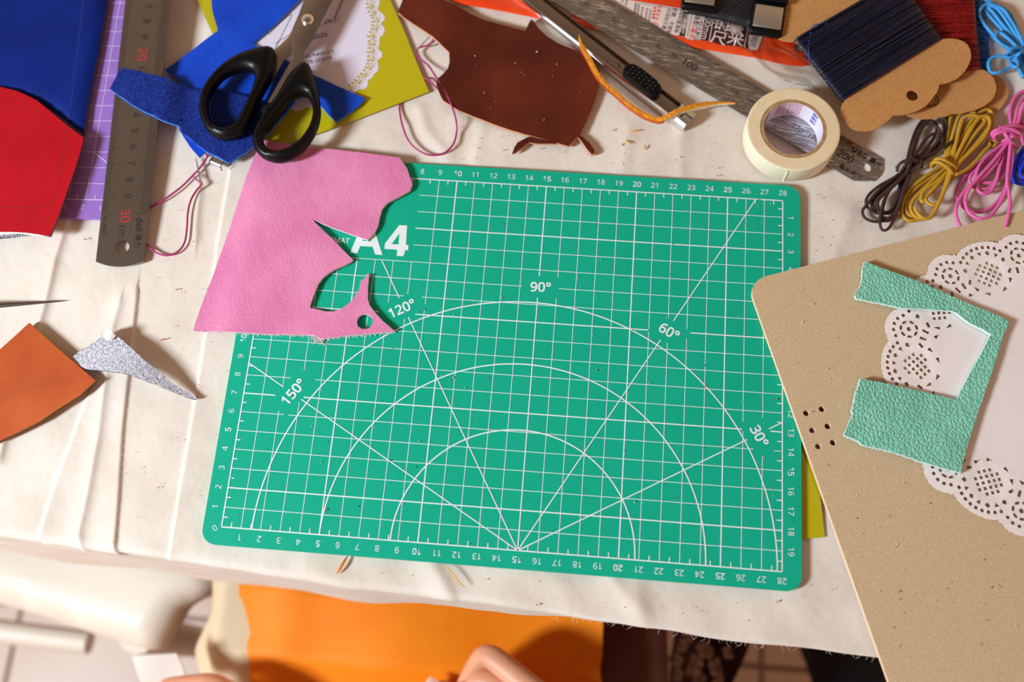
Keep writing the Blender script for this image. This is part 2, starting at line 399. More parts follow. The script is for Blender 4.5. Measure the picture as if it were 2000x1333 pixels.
# ------------------------------------------------------------------ setting: floor, table, cloth
ZF = -TZ
m = MB(); m.poly([(-1.6, -1.3, ZF-.02), (1.7, -1.3, ZF-.02), (1.7, 1.2, ZF-.02), (-1.6, 1.2, ZF-.02)], mi=0)
m.prism([(-1.6, -1.3), (1.7, -1.3), (1.7, 1.2), (-1.6, 1.2)], ZF-.02, ZF-.004, 1)
f0 = P(18, 1300, ZF); f1 = P(1487, 1300, ZF); tw = (f1.x-f0.x)/2
for i in range(-3, 4):
    for j in range(-3, 4):
        cx = f0.x+tw*(i+.5); cy = -.36+tw*j; g = .003
        m.prism([(cx-tw/2+g, cy-tw/2+g), (cx+tw/2-g, cy-tw/2+g), (cx+tw/2-g, cy+tw/2-g), (cx-tw/2+g, cy+tw/2-g)], ZF-.005, ZF, 0)
m.obj('floor', [floorM, groutM], kind='structure', label='pale pinkish beige tiled floor below the table', cat='floor')

EDGE = [P(u, v, ZC) for u, v in ((-400, 1005), (0, 1050), (250, 1082), (650, 1146), (950, 1182), (1160, 1214), (1400, 1245), (1720, 1288), (2300, 1360))]
EX = np.array([q.x for q in EDGE]); EY = np.array([q.y for q in EDGE])
edge = lambda x: np.interp(x, EX, EY)
HEM = [(-400, 1034), (0, 1084), (170, 1113), (280, 1125), (395, 1148), (650, 1178), (930, 1204), (1160, 1218), (1400, 1243), (1720, 1284), (2300, 1355)]
HU = np.array([q[0] for q in HEM]); HV = np.array([q[1] for q in HEM]); hx = []; hz = []
for u in range(-380, 2300, 30):
    v = np.interp(u, HU, HV); lo, hi = -.30, -.004
    for _ in range(40):
        z = (lo+hi)/2; q = P(u, v, z)
        if q.y < edge(q.x)-.003: hi = z
        else: lo = z
    hx.append(q.x); hz.append(max(-.20, min(-.0055, z)))
hz = np.convolve(np.pad(hz, 3, mode='edge'), np.ones(7)/7, mode='valid')
hemz = lambda x: np.interp(x, hx, hz)
FOLDS = [  # traced pleats: points, height, width on the left, width on the right
    ([(140, 400), (130, 443), (110, 505), (92, 585), (78, 634), (40, 740), (10, 857), (0, 900)], .0016, .012, .0020),
    ([(268, 575), (258, 665), (239, 850), (232, 965), (223, 1073), (226, 1090)], .0013, .012, .0008),
    ([(236, 590), (223, 634), (205, 770), (195, 850), (173, 968), (155, 1044), (160, 1078), (175, 1120)], .0014, .006, .0024),
    ([(173, 773), (146, 850), (105, 960), (79, 1044), (79, 1073), (90, 1110)], .0011, .0010, .012),
    ([(451, 330), (426, 475), (404, 650), (371, 850), (333, 1076), (322, 1110)], .0009, .0009, .010),
    ([(392, 365), (384, 440), (384, 470)], .0012, .006, .002),
    ([(600, 1110), (690, 1150)], .0008, .006, .006),
    ([(846, 1100), (870, 1145), (880, 1160)], .0016, .007, .003),
    ([(1010, 1115), (1100, 1140)], .0010, .006, .006),
    ([(1195, 1130), (1225, 1165), (1255, 1205)], .0016, .005, .004), ([(1240, 1140), (1250, 1180)], .0012, .004, .006),
    ([(1660, 420), (1640, 470), (1625, 520)], .0012, .008, .006), ([(700, 285), (700, 305)], .0008, .004, .004),
    ([(900, 235), (880, 310)], .0010, .006, .003), ([(940, 245), (925, 320)], .0010, .003, .006), ([(1230, 250), (1215, 340)], .0009, .006, .004), ([(1330, 260), (1330, 350)], .0009, .005, .004),
    ([(820, 210), (830, 250), (870, 300)], .0012, .004, .003)]
def build_cloth():
    xs = np.concatenate([np.arange(-.46, -.275, .0024), np.arange(-.275, -.125, .0007), np.arange(-.125, .46, .0022)]); nr = 230; na = 7; nd = 14; yb = .42
    rows = []
    Xg = np.tile(xs, (nr+na+nd, 1)); Yu = np.zeros_like(Xg); T = []
    E0 = edge(xs); RR = np.interp(xs, [0, .08], [.0045, .0014])
    for k in range(nr): Yu[k] = yb+(E0+RR-yb)*(1-(1-k/(nr-1))**1.0)
    for k in range(na): Yu[nr+k] = E0+RR-RR*math.pi/2*(k+1)/na
    hz_ = hemz(xs)
    for k in range(nd): Yu[nr+na+k] = E0+RR-RR*math.pi/2-(-RR-hz_+ZC)*(k+1)/nd
    D = np.zeros_like(Xg)
    for pts, A, wl, wr in FOLDS:
        q = np.array([tuple(P(u, v, ZC))[:2] for u, v in pts]); best = np.full(Xg.shape, 1e9); sg = np.zeros_like(Xg); en = np.zeros_like(Xg)
        for i in range(len(q)-1):
            a, b = q[i], q[i+1]; ab = b-a; l2 = ab@ab
            tr = ((Xg-a[0])*ab[0]+(Yu-a[1])*ab[1])/l2; t = np.clip(tr, 0, 1)
            dx, dy = Xg-a[0]-t*ab[0], Yu-a[1]-t*ab[1]; d = np.hypot(dx, dy); c = ab[0]*dy-ab[1]*dx
            k = d < best; best = np.where(k, d, best); sg = np.where(k, c, sg)
            if i == 0: en = np.where(k, np.where(tr < 0, (-tr)*math.sqrt(l2), 0), en)
            elif i == len(q)-2: en = np.where(k, np.where(tr > 1, (tr-1)*math.sqrt(l2), 0), en)
            else: en = np.where(k, 0, en)
        wdt = np.where(sg > 0, wr, wl)      # travelling down the picture, +c lies to the right
        D += A*np.exp(-(best/wdt)**1.3)*np.exp(-(en/.012)**2)
    n = np.sin(Xg*95+2*np.sin(Yu*31))*np.sin(Yu*42+1.3*np.sin(Xg*57))*.00035+np.sin(Xg*210+3*np.sin(Yu*60+1))*np.sin(Yu*38)*.00018
    D += n*.7-.0004
    vs = []
    for k in range(nr+na+nd):
        for i, x in enumerate(xs):
            y = Yu[k, i]; e0 = E0[i]; d = D[k, i]; R = RR[i]
            if k < nr: vs.append((x, y, ZC+d))
            elif k < nr+na:
                a = math.pi/2*(k-nr+1)/na
                vs.append((x, e0+R-math.sin(a)*(R+d), ZC-R+math.cos(a)*(R+d)))
            else:
                j = k-nr-na+1; dz = (-R-hz_[i]+ZC)*j/nd
                vs.append((x, e0-d*.8-.0012*math.sin(x*60+1)*j/nd, ZC-R-dz))
    nx = len(xs); fs = []
    for k in range(nr+na+nd-1):
        for i in range(nx-1): fs.append((k*nx+i, (k+1)*nx+i, (k+1)*nx+i+1, k*nx+i+1))
    mb = MB(); mb.v = [Vector(q) for q in vs]; mb.f = fs; mb.m = [0]*len(fs)
    o = mb.obj('tablecloth', clothM, sharp=180, label='cream cotton tablecloth with pressed pleats covering the work table', cat='tablecloth')
    # frayed threads along the cut hem at the right
    h = MB(); rg = random.Random(5)
    for _ in range(150):
        i = rg.randrange(int(np.searchsorted(xs, .03)), int(np.searchsorted(xs, .33))); q = Vector(vs[-nx+i]); l = rg.uniform(.0006, .0032)
        h.tube([q+Vector((0, 0, .0006)), q+Vector((rg.uniform(-.4, .4)*l, -.4*l, -.4*l)), q+Vector((rg.uniform(-.9, .9)*l, -l*.9, -.5*l))], .00005, 3)
    h.obj('frayed_hem', clothM, o, kind='stuff')
build_cloth()
t = thing('work_table', (0.0, .15, ZF), 'work table hidden beneath the cream cotton tablecloth', 'table')
tx = np.linspace(-.45, .45, 30)
m = MB(); m.prism([(x, edge(x)+.0035) for x in tx]+[(.45, .41), (-.45, .41)], -.028, -.0048, 0); m.obj('tabletop', woodM, t)
for x, y in ((-.42, .38), (.42, .38), (-.42, -.06), (.42, -.08)):
    m = MB(); m.box((x, y, (ZF-.028)/2), (1,0,0), (0,1,0), (0,0,1), .02, .02, (-.028-ZF)/2, 0, .003); m.obj('leg', woodM, t)

# ------------------------------------------------------------------ green cutting mat
def rrect(x0, y0, x1, y1, r, n=8):
    o = []
    for cx, cy, a in ((x1-r, y1-r, 0), (x0+r, y1-r, 90), (x0+r, y0+r, 180), (x1-r, y0+r, 270)):
        for k in range(n+1):
            q = math.radians(a+90*k/n); o.append((cx+r*math.cos(q), cy+r*math.sin(q)))
    return o
t = thing('cutting_mat', (0, 0, -.0026), 'green self-healing cutting mat with white grid and protractor arcs', 'cutting mat')
m = MB(); m.prism(rrect(-.1495, -.1090, .1495, .1095, .0075), -.0024, 0); m.obj('mat_sheet', greenM, t)
g = MB(); zp = .00012
cm = lambda x, y: Vector(((x-14)/100, (y-10)/100, 0))
LBL = [((785, 603), 30, '120°'), ((573, 766), 57, '150°'), ((1056, 561), 2, '90°'), ((1307, 648), -28, '60°'), ((1483, 852), -60, '30°')]
BL = []
for px, a, s in LBL:
    c = P(*px, 0)
    BL.append((c, math.radians(a), .0122 if s == '120°' or s == '150°' else .0098, .0062))
def blank(p):
    if p.x < -.0598 and p.y > .0502: return True
    for c, a, hw, hh in BL:
        d = p-c; x = d.x*math.cos(a)+d.y*math.sin(a); y = -d.x*math.sin(a)+d.y*math.cos(a)
        if abs(x) < hw and abs(y) < hh: return True
    return False
def gline(a, b, wd, z=zp):
    a, b = cm(*a), cm(*b); n = max(2, int((b-a).length/.0006)); run = None
    for k in range(n):
        p = a.lerp(b, (k+.5)/n)
        if blank(p):
            if run is not None: g.line(a.lerp(b, run/n), a.lerp(b, k/n), wd, z); run = None
        elif run is None: run = k
    if run is not None: g.line(a.lerp(b, run/n), b, wd, z)
for x in range(1, 28): gline((x, 0), (x, 20), .00062 if x % 5 == 0 else .00034)
for y in range(1, 20): gline((0, y), (28, y), .00062 if y in (2, 7, 12, 17) else .00034, zp+.00001)
gline((0, 15), (8, 15.001), .00034); gline((8, 15), (8, 20), .00034)
for a, b in (((0, 0), (28, 0)), ((0, 20), (28, 20)), ((0, 0), (0, 20)), ((28, 0), (28, 20))): g.line(cm(*a), cm(*b), .00062, zp+.00002)
for x in range(28): g.line(cm(x+.5, 0), cm(x+.5, .26), .0005, zp+.00003); g.line(cm(x+.5, 20), cm(x+.5, 19.75), .0005, zp+.00003)
for y in range(20): g.line(cm(0, y+.5), cm(.24, y+.5), .0005, zp+.00003); g.line(cm(28, y+.5), cm(27.73, y+.5), .0005, zp+.00003)
for r, cx in ((13.11, 14.66), (9.64, 14.64), (6.1, 14.7)): g.ring(cm(cx, 0), r/100-.00034, r/100+.00034, zp+.00004, 120, 0, 0, math.pi)
for a in (30, 60, 120, 150):
    c, s = math.cos(math.radians(a)), math.sin(math.radians(a)); l = min(20/s, (13/c if c > 0 else 15/-c)); l = l if a != 120 else 15/s
    gline((15, 0), (15+l*c, l*s), .00056, zp+.00005)
gline((15, 0), (15, 15), .0005, zp+.00005)
for k in range(1, 29):
    bd = .018 if k % 5 == 0 else .003
    if k >= 3: g.text(str(k), cm(k, 20.47), (1, 0), .0041, zp, bold=bd)
    g.text(str(k), cm(k, -.45), (-1, 0), .0041, zp, bold=bd)
for k in range(1, 20):
    bd = .018 if k % 5 == 0 else .003
    if k <= 11: g.text(str(k), cm(-.5, k), (0, 1), .0041, zp, bold=bd)
    g.text(str(k), cm(28.44, 20-k), (0, -1), .0041, zp, bold=bd)
g.text('0', cm(-.33, -.08), (-.7, -.7), .0041, zp)
for (px, a, s) in LBL: g.text(s, P(*px, 0), (math.cos(math.radians(a)), math.sin(math.radians(a))), .0072, zp, bold=.025)
A4Z = lambda pts: PP(Z(550, 400, 4.76, pts), zp)
g.poly(A4Z([(637, 448), (760, 152), (838, 155), (938, 468), (870, 464), (846, 392), (731, 385), (703, 452)]), zp); sA = A4Z([(752, 333), (800, 205), (832, 340)])
m = MB(); m.poly(A4Z([(750, 338), (795, 215), (832, 342)]), zp+.00003); m.obj('letter_counter', greenM, t, sharp=0)
g.poly(A4Z([(1095, 190), (1168, 194), (1156, 374), (1180, 375), (1176, 424), (1150, 423), (1133, 480), (1070, 477), (1075, 419), (956, 412), (960, 362)]), zp)
m = MB(); m.poly(A4Z([(1022, 366), (1096, 268), (1086, 371)]), zp+.00003); m.obj('letter_counter', greenM, t, sharp=0)
g.text('FORMAT', P(683, 471, 0), (1, 0), .0042, zp, bold=.012, align='RIGHT')
g.obj('printed_grid', whiteP, t, sharp=0, label='white printed grid, numbers and arcs')

# ------------------------------------------------------------------ purple cutting mat
o0 = P(236, 391, 0); ax = (P(164, 390, 0)-o0); sp = .01; ax.normalize(); ay = Vector((ax.y, -ax.x, 0)); ay = ay if ay.y > 0 else -ay
pm = lambda x, y: o0+ax*x*.01+ay*y*.01
t = thing('cutting_mat', pm(5, 5), 'purple cutting mat with white grid under the steel ruler', 'cutting mat')
m = MB(); m.prism([pm(-.9, -1.15), pm(-.9, 30), pm(18, 30), pm(18, -1.15)], -.0023, -.0002, 0); m.obj('mat_sheet', purpleM, t)
g = MB(); z = -.0001
for x in range(1, 12): g.line(pm(x, 0), pm(x, 16), .0003, z)
for y in range(1, 17): g.line(pm(0, y), pm(12, y), .0003, z+.00001)
g.line(pm(0, 0), pm(12, 0), .0005, z+.00002); g.line(pm(0, 0), pm(0, 16), .0005, z+.00002)
for x in range(0, 12): g.line(pm(x+.5, 0), pm(x+.5, .3), .0004, z+.00003)
g.line(pm(.3, 1.7), pm(2.05, 3), .0005, z+.00003)
for k in range(1, 9): g.text(str(k), pm(k+.1, -.48), (ax.x, ax.y), .0040, z)
g.obj('printed_grid', lilacP, t, sharp=0, label='pale printed grid and numbers')

# ------------------------------------------------------------------ 30 cm steel ruler
zr = -.0012
A, B = P(190.4, 512.5, zr), P(280, 511.5, zr); T0, T1 = P(250.5, 0, zr+.0075), P(334.4, 0, zr+.0075)
O = (A+B)/2; up = ((T0+T1)/2-O); lift = up.z/up.length; up.z = 0; up.normalize(); rt = Vector((up.y, -up.x, 0)); W = .0268
rl = lambda s, q, dz=0: O+up*s+rt*q+Vector((0, 0, .056*s+dz))
s30 = (P(247, 421, zr)-O).dot(up)
t = thing('steel_ruler', O, 'long brushed steel ruler with red tens lying on the purple mat', 'ruler')
m = MB(); out_ = []
for k in range(13): q = -1+2*k/12; out_.append((-.0030*(1-q*q), q*W/2))
hole = [(.0083+.0038*math.cos(a), .0006+.0038*math.sin(a)) for a in np.linspace(0, 2*math.pi, 28, endpoint=False)]
V2, _, F2, _, _, _ = delaunay_2d_cdt([Vector(q) for q in out_+[(.335, W/2), (.335, -W/2)]]+[Vector(q) for q in hole], [(i, (i+1) % 15) for i in range(15)]+[(15+i, 15+(i+1) % 28) for i in range(28)], [], 0, 1e-7)
V2 = np.array([tuple(q) for q in V2]); F2 = np.array([f for f in F2 if len(f) == 3]); cc = V2[F2].mean(1); F2 = F2[inpoly(cc, np.array(out_+[(.335, W/2), (.335, -W/2)])) & ~inpoly(cc, np.array(hole))]
n = len(V2); th = .0009
m.v = [rl(*q, th) for q in V2]+[rl(*q, 0) for q in V2]
for f in F2:
    a, b, c = (m.v[i] for i in f); nn = (b-a).cross(c-a).z
    f = f if nn > 0 else f[::-1]
    m.f += [tuple(int(i) for i in f), tuple(int(i)+n for i in f[::-1])]; m.m += [0, 0]
for loop in (list(range(15)), [15+i for i in range(28)]):
    for i in range(len(loop)): m.f.append((loop[i], loop[(i+1) % len(loop)], loop[(i+1) % len(loop)]+n, loop[i]+n)); m.m.append(0)
m.obj('ruler_blade', steelM, t)
g = MB(); rz = th+.00008
def rline(s0, q0, s1, q1, wd, mi=0):
    a, b = rl(s0, q0, rz), rl(s1, q1, rz); d = (b-a).normalized(); nn = d.cross(Vector((0, 0, 1)))*wd/2
    g.add([a-nn, b-nn, b+nn, a+nn], [(0, 1, 2, 3)], mi)
rfn = lambda s, q: (lambda x, y: rl(s-x, q+y, rz))
for mmk in range(0, 285):
    s = s30+mmk*.001
    if s > .325: break
    l = .0062 if mmk % 10 == 0 else (.0046 if mmk % 5 == 0 else .0031)
    rline(s, -W/2+.0004, s, -W/2+.0004+l, .00016)
    l = .0068 if mmk % 10 == 0 else (.0056 if mmk % 5 == 0 else .0046)
    rline(s, W/2-.0004-l, s, W/2-.0004, .00016)
for k in range(30):
    s = s30+k*.01; n_ = 30-k
    if s > .325: break
    if n_ % 10 == 0: g.text(str(n_), None, None, .0072, 0, 1, fn=rfn(s-.0014, .0004), bold=.002)
    else: g.text(str(n_ % 10), None, None, .0056, 0, 0, fn=rfn(s+.0004, .0006))
g.text('cm', None, None, .0054, 0, 0, fn=rfn(s30-.0105, -.0004))
g.text('deli', None, None, .0050, 0, 0, fn=rfn(s30-.0066, .0088), bold=.02)
g.text('得力', None, None, .0042, 0, 0, fn=rfn(s30-.0162, .0088), bold=.01)
g.text('No.8463', None, None, .0029, 0, 0, fn=rfn(s30-.0068, -.0108))
g.obj('etched_scale', [etchM, etchR], t, sharp=0, label='black etched scale with red tens')

# ------------------------------------------------------------------ blue and red leather panels on the left
bl = [(-120, -60), (214, -60), (209, 0), (196, 80), (182, 150), (170, 210), (163, 262), (130, 235), (90, 206), (40, 186), (-10, 182), (-120, 190)]
o = sheet('leather_piece', PP(bl, .003), -.0001, .0050, [navyL, darkE], lip=.007, res=.005, label='navy blue leather panel with a stitched seam line on the purple mat', cat='leather piece')
g = MB(); seam = cr(PP([(167, -40), (164, 0), (157, 60), (146, 150), (138, 215), (135, 233)], .0049), 6)
g.ribbon(seam, .00035, .00497); seam2 = [q+Vector((-.0011, 0, 0)) for q in seam]; g.ribbon(seam2, .0002, .00497)
g.obj('seam', navyP, o, sharp=0)
rd = [(-120, 158), (0, 169.5), (31, 177), (50, 185), (72, 196), (101, 220), (132, 246), (163, 269), (157, 294), (146, 330), (134, 364), (115, 419), (97, 461), (70, 457), (48, 454), (20, 453), (-120, 452)]
o = sheet('leather_piece', PP(rd, .007), .0051, .0017, [redM, darkE], res=.005, label='red leather panel with a curved top edge lapping over the navy panel', cat='leather piece')
g = MB(); seam = cr(PP(Z(0, 160, 4.1667, [(548, 370), (530, 460), (515, 560), (500, 680), (490, 760), (483, 830), (470, 900), (430, 970), (390, 1000), (350, 1015), (290, 1025), (150, 1026), (0, 1026), (-200, 1026)]), .0068), 6)
g.ribbon(seam, .0003, .00686); g.obj('seam', redP, o, sharp=0)
rg = random.Random(4); m = MB()
m.add([P(u, v, z) for u, v, z in ((-20, 452, .0066), (0, 453, .0066), (48, 454, .0066), (97, 460, .0066), (97, 462, .0055), (60, 460, .0055), (40, 457, .0055), (0, 459, .0055), (-20, 459, .0055))], [(8, 7, 1, 0), (7, 6, 2, 1), (6, 5, 2), (5, 4, 3, 2)])
for k in range(60):
    q = P(rg.uniform(0, 100), rg.uniform(455, 460), .0062); l = rg.uniform(.0008, .002); m.tube([q, q+Vector((rg.uniform(-.5, .5)*l, -l, -.3*l))], .0001, 3)
m.obj('raw_edge', whiteE, o, sharp=0)
und = [(-120, 420), (60, 430), (58, 459), (30, 463), (0, 466), (-120, 470)]
sheet('leather_scrap', PP(und, .001), .0002, .0013, [mat('slate leather', S(92, 98, 122), .7), darkE], res=.006, label='slate blue leather edge showing under the red panel', cat='leather scrap')
# ------------------------------------------------------------------ yellow invitation card with printed lace
zc = ZC+.0012
cardp = [(378, -30), (385, 0), (418, 72), (520, 290), (560, 283), (620, 262), (700, 233), (770, 206), (838, 180), (815, 125), (790, 62), (762, 0), (748, -40)]
t = thing('greeting_card', P(620, 120, zc), 'yellow glossy card with white lace print under the scissors', 'card')
sheet('card_sheet', PP(cardp, zc), zc, .0004, yellowM, parent=t, res=.008)
g = MB(); z = zc+.00048
lace = Z(600, 0, 5.554, [(790, -120), (775, -60), (785, 0), (780, 55), (762, 90), (790, 130), (832, 165), (838, 215), (802, 255), (838, 305), (822, 378), (788, 402), (785, 470), (772, 535), (812, 568), (802, 628), (760, 652), (772, 705), (766, 765), (728, 800), (705, 842), (660, 872), (655, 925), (612, 970), (560, 966), (505, 1012), (470, 1006)]) + [(668, 196), (645, 195), (625, 210), (600, 210), (580, 218), (560, 205), (530, 190), (500, 160), (478, 120), (468, 60), (470, 0), (480, -40)]
lp = cr([P(u, v, z) for u, v in lace], 4, True)
sheet('printed_lace', [(q.x, q.y) for q in lp], zc+.00042, .00006, cardW, parent=t, res=.006, label='white printed lace oval')
band = cr(PP(Z(600, 0, 5.554, [(690, -60), (680, 30), (690, 110), (735, 190), (735, 300), (690, 400), (705, 470), (690, 560), (690, 650), (670, 730), (620, 800), (560, 870), (500, 930), (430, 965)]), z), 8)
rg = random.Random(2)
L_ = [0]
for i in range(1, len(band)): L_.append(L_[-1]+(band[i]-band[i-1]).length)
def along(s):
    i = max(1, min(len(L_)-1, int(np.searchsorted(L_, s)))); k = (s-L_[i-1])/max(1e-9, L_[i]-L_[i-1]); d = (band[i]-band[i-1]).normalized()
    return band[i-1].lerp(band[i], k), d, Vector((-d.y, d.x, 0))
s = .001; st = 0
zz = zc+.00054
while s < L_[-1]-.001:
    p, d, nn = along(s); 
    if nn.x < 0: nn = -nn
    def sp(c, r, a0, turn, wd):
        pts = [c+Vector((math.cos(a0+turn*k/14), math.sin(a0+turn*k/14), 0))*r*(1-.75*k/14) for k in range(15)]
        g.ribbon(pts, [wd*(1-.3*k/14) for k in range(15)], zz)
    def leaf(c, a, l, wd):
        x = Vector((math.cos(a), math.sin(a), 0)); y = Vector((-x.y, x.x, 0))
        g.poly([c+x*l*math.cos(q)+y*wd*math.sin(q)*(1+.4*math.cos(q)) for q in np.linspace(0, 2*math.pi, 12, endpoint=False)], zz)
    A0 = math.atan2(nn.y, nn.x)
    if st % 2 == 0:
        sp(p+nn*.0004, .0017, A0+rg.uniform(1, 3), 7.5, .0005); sp(p+nn*.0022+d*.0009, .0010, A0, -6, .0004); leaf(p-nn*.0019, A0+1.2, .0009, .0005); leaf(p+nn*.0028-d*.0008, A0+.4, .0008, .0003)
    else:
        leaf(p-nn*.0008, A0+.2, .0014, .0006); leaf(p+nn*.0012+d*.0008, A0+.9, .0009, .0003); leaf(p+nn*.0012-d*.0008, A0-.9, .0009, .0003); leaf(p-nn*.0020, A0+1.5, .0007, .0004); sp(p+nn*.0020, .0009, A0+2, 6, .00035)
    s += .0027; st += 1
g.obj('lace_motifs', yellowM, t, sharp=0)
g = MB(); zt = zc+.0006
K = lambda pts: [P(u, v, zt) for u, v in Z(600, 0, 5.554, pts)]
g.ribbon(cr(K([(128, 292), (180, 262), (226, 236), (238, 214), (215, 210), (192, 232), (190, 254), (215, 248), (245, 222), (260, 210), (250, 238), (268, 240), (300, 205)]), 5), .00032, zt)
g.ribbon(cr(K([(296, 210), (345, 110), (380, 20), (405, -40), (385, -25), (345, 70), (310, 160), (295, 215), (310, 230), (335, 205), (352, 183)]), 5), .00032, zt)
K2 = lambda pts: [P(u, v, zt) for u, v in Z(370, 0, 4.1667, pts)]
g.ribbon(cr(K2([(690, 412), (740, 310), (800, 190), (832, 125), (815, 122), (760, 165), (690, 235), (640, 280)]), 5), .0003, zt)
g.ribbon(cr(K2([(700, 360), (730, 330), (770, 312), (805, 285)]), 5), .0003, zt)
tr_ = math.radians(17); td = (math.cos(tr_), math.sin(tr_))
g.text('2026', P(625, 69.5, zt), td, .0040, zt, bold=.004)
g.text('enda Karya 2.0', P(651.5, 99, zt), td, .0029, zt, align='RIGHT', bold=.004)
g.text('TTA UDAYA', P(648.5, 112, zt), td, .0031, zt, align='RIGHT', bold=.004)
g.obj('card_text', inkM, t, sharp=0, label='dark printed lettering')

# ------------------------------------------------------------------ blue leather pieces
zb = zc+.0007
b1 = [(590, -30), (590, 0), (545, 44), (495, 88), (510, 98), (545, 112), (608, 147), (660, 171), (714, 196), (700, 212), (680, 226), (658, 241), (642, 226), (627, 208), (605, 190), (580, 196), (574, 206), (560, 224), (528, 262), (515, 275), (470, 296), (448, 314), (404, 299), (391, 311), (372, 288), (352, 257), (360, 200), (352, 165), (325, 140), (372, 106), (428, 64), (418, 30), (410, -30)]
def hb(x, y): return .0006+.0005*math.sin(x*90)*math.cos(y*70)
sheet('leather_piece', PP(b1, zb), zb, .0013, [blueM, blueE], h=hb, res=.004, rough=.00008, label='bright blue grained leather offcut running under the scissors', cat='leather piece')
s1 = Z(0, 0, 3.992, [(992, 585), (1060, 600), (1160, 622), (1250, 640), (1360, 670), (1450, 700), (1540, 715), (1700, 715), (1900, 760), (2020, 800), (2090, 860), (2150, 980), (2110, 1040), (2010, 1130), (1930, 1200), (1790, 1287), (1700, 1235), (1600, 1190), (1520, 1120), (1450, 1060), (1400, 1000), (1310, 985), (1230, 945), (1130, 900), (1040, 845), (960, 790), (893, 740), (940, 660)])
RUL = [P(250, 150, .003), P(330, 150, .003)]
def hs(x, y):
    q = Vector((x, y, 0))-O; s = q.dot(up); c = q.dot(rt); top = .056*s-.0012+.0012
    k = min(1, max(0, (.030-c)/.014)); k = k*k*(3-2*k)
    base = zb+.0025
    return max(0, (top-base))*k+.0004*math.sin(x*110+y*60)
sheet('suede_strip', PP(s1, zb+.002), zb+.0026, .0016, [suedeM, blueE], h=hs, res=.0035, rough=.00018, label='blue suede strip with fuzzy nap crossing the long steel ruler', cat='suede strip')

su = bpy.data.objects['suede_strip']
def fuzz(o, n, l, m, seed):
    rg = random.Random(seed); g = MB(); me = o.data; tops = [p for p in me.polygons if p.normal.z > .5]; b = BASE[o]
    for _ in range(n):
        p = rg.choice(tops); c = p.center+b+Vector((rg.uniform(-.0012, .0012), rg.uniform(-.0012, .0012), 0)); a = rg.gauss(.9, .7); L = l*rg.uniform(.4, 1.2)
        g.tube([c, c+Vector((math.cos(a)*L*.6, math.sin(a)*L*.6, L*.5)), c+Vector((math.cos(a)*L*1.1, math.sin(a)*L*1.1, L*.55))], .00006, 3, cap=False)
    return g.obj('nap_fibres', m, o, kind='stuff', sharp=0)
fuzz(su, 5200, .0009, suedeM, 4)
# ------------------------------------------------------------------ scissors
zs = .0085
t = thing('scissors', P(560, 180, zs), 'black handled steel scissors lying open on blue leather and card', 'scissors')
q4 = lambda pts: Z(370, 0, 4.1667, pts)
bw = q4([(1010, -260), (925, 0), (862, 180), (800, 295), (690, 400), (664, 520), (640, 660), (548, 825), (572, 820), (640, 700), (700, 600), (760, 490), (845, 410), (960, 270), (1060, 100), (1250, -260)])
sheet('blade', PP(bw, zs), zs-.0018, .0016, bladeM, parent=t, res=.006, lip=.0008)
bt = q4([(1020, -260), (945, -30), (930, 20), (890, 130), (845, 230), (833, 300), (840, 420), (820, 520), (745, 655), (640, 840), (665, 850), (770, 700), (850, 605), (938, 520), (936, 430), (1000, 330), (1060, 210), (1125, 80), (1190, -40), (1290, -260)])
sheet('blade', PP(bt, zs), zs, .0018, bladeM, parent=t, res=.006, lip=.0008)
m = MB(); c = P(369.5+963/4.1667, 160/4.1667, zs+.002)
m.lathe(c, [(.0038, -.0004), (.0038, .0004), (.0033, .0011), (.0022, .0017), (.0009, .0020), (.00001, .0021)], 32); m.obj('pivot_screw', chromeM, t, sharp=60)
hl_o = q4([(650, 376), (683, 392), (695, 430), (697, 480), (690, 540), (660, 640), (610, 730), (562, 815), (530, 900), (484, 1000), (440, 1068), (380, 1105), (300, 1130), (222, 1117), (150, 1070), (102, 990), (76, 900), (80, 800), (110, 710), (160, 632), (240, 545), (330, 477), (430, 425), (550, 388), (615, 376)])
hl_i = q4([(480, 572), (515, 588), (530, 630), (515, 690), (490, 765), (440, 870), (392, 965), (340, 1018), (270, 1031), (205, 1007), (165, 945), (150, 860), (168, 770), (210, 700), (270, 632), (340, 590), (420, 570)])
hr_o = q4([(938, 508), (972, 520), (1000, 588), (1030, 690), (1055, 790), (1066, 900), (1055, 990), (1022, 1080), (970, 1160), (910, 1230), (832, 1284), (740, 1311), (650, 1302), (572, 1262), (525, 1200), (511, 1130), (528, 1050), (565, 975), (580, 942), (568, 918), (600, 860), (642, 850), (690, 800), (740, 720), (790, 632), (845, 562), (900, 518)])
hr_i = q4([(900, 770), (950, 776), (986, 830), (1001, 900), (987, 980), (950, 1060), (890, 1138), (812, 1194), (730, 1222), (660, 1214), (612, 1172), (596, 1120), (618, 1060), (670, 990), (740, 902), (800, 825), (850, 785)])
for oo, ii in ((hl_o, hl_i), (hr_o, hr_i)):
    a = [(q.x, q.y) for q in cr(PP(oo, zs+.002), 3, True)]; b = [(q.x, q.y) for q in cr(PP(ii, zs+.002), 3, True)]
    sheet('handle', a, zs-.0005, .002, blackP, holes=[b], parent=t, res=.0013, puff=(.0058, .0062, 1.05), sharp=80)

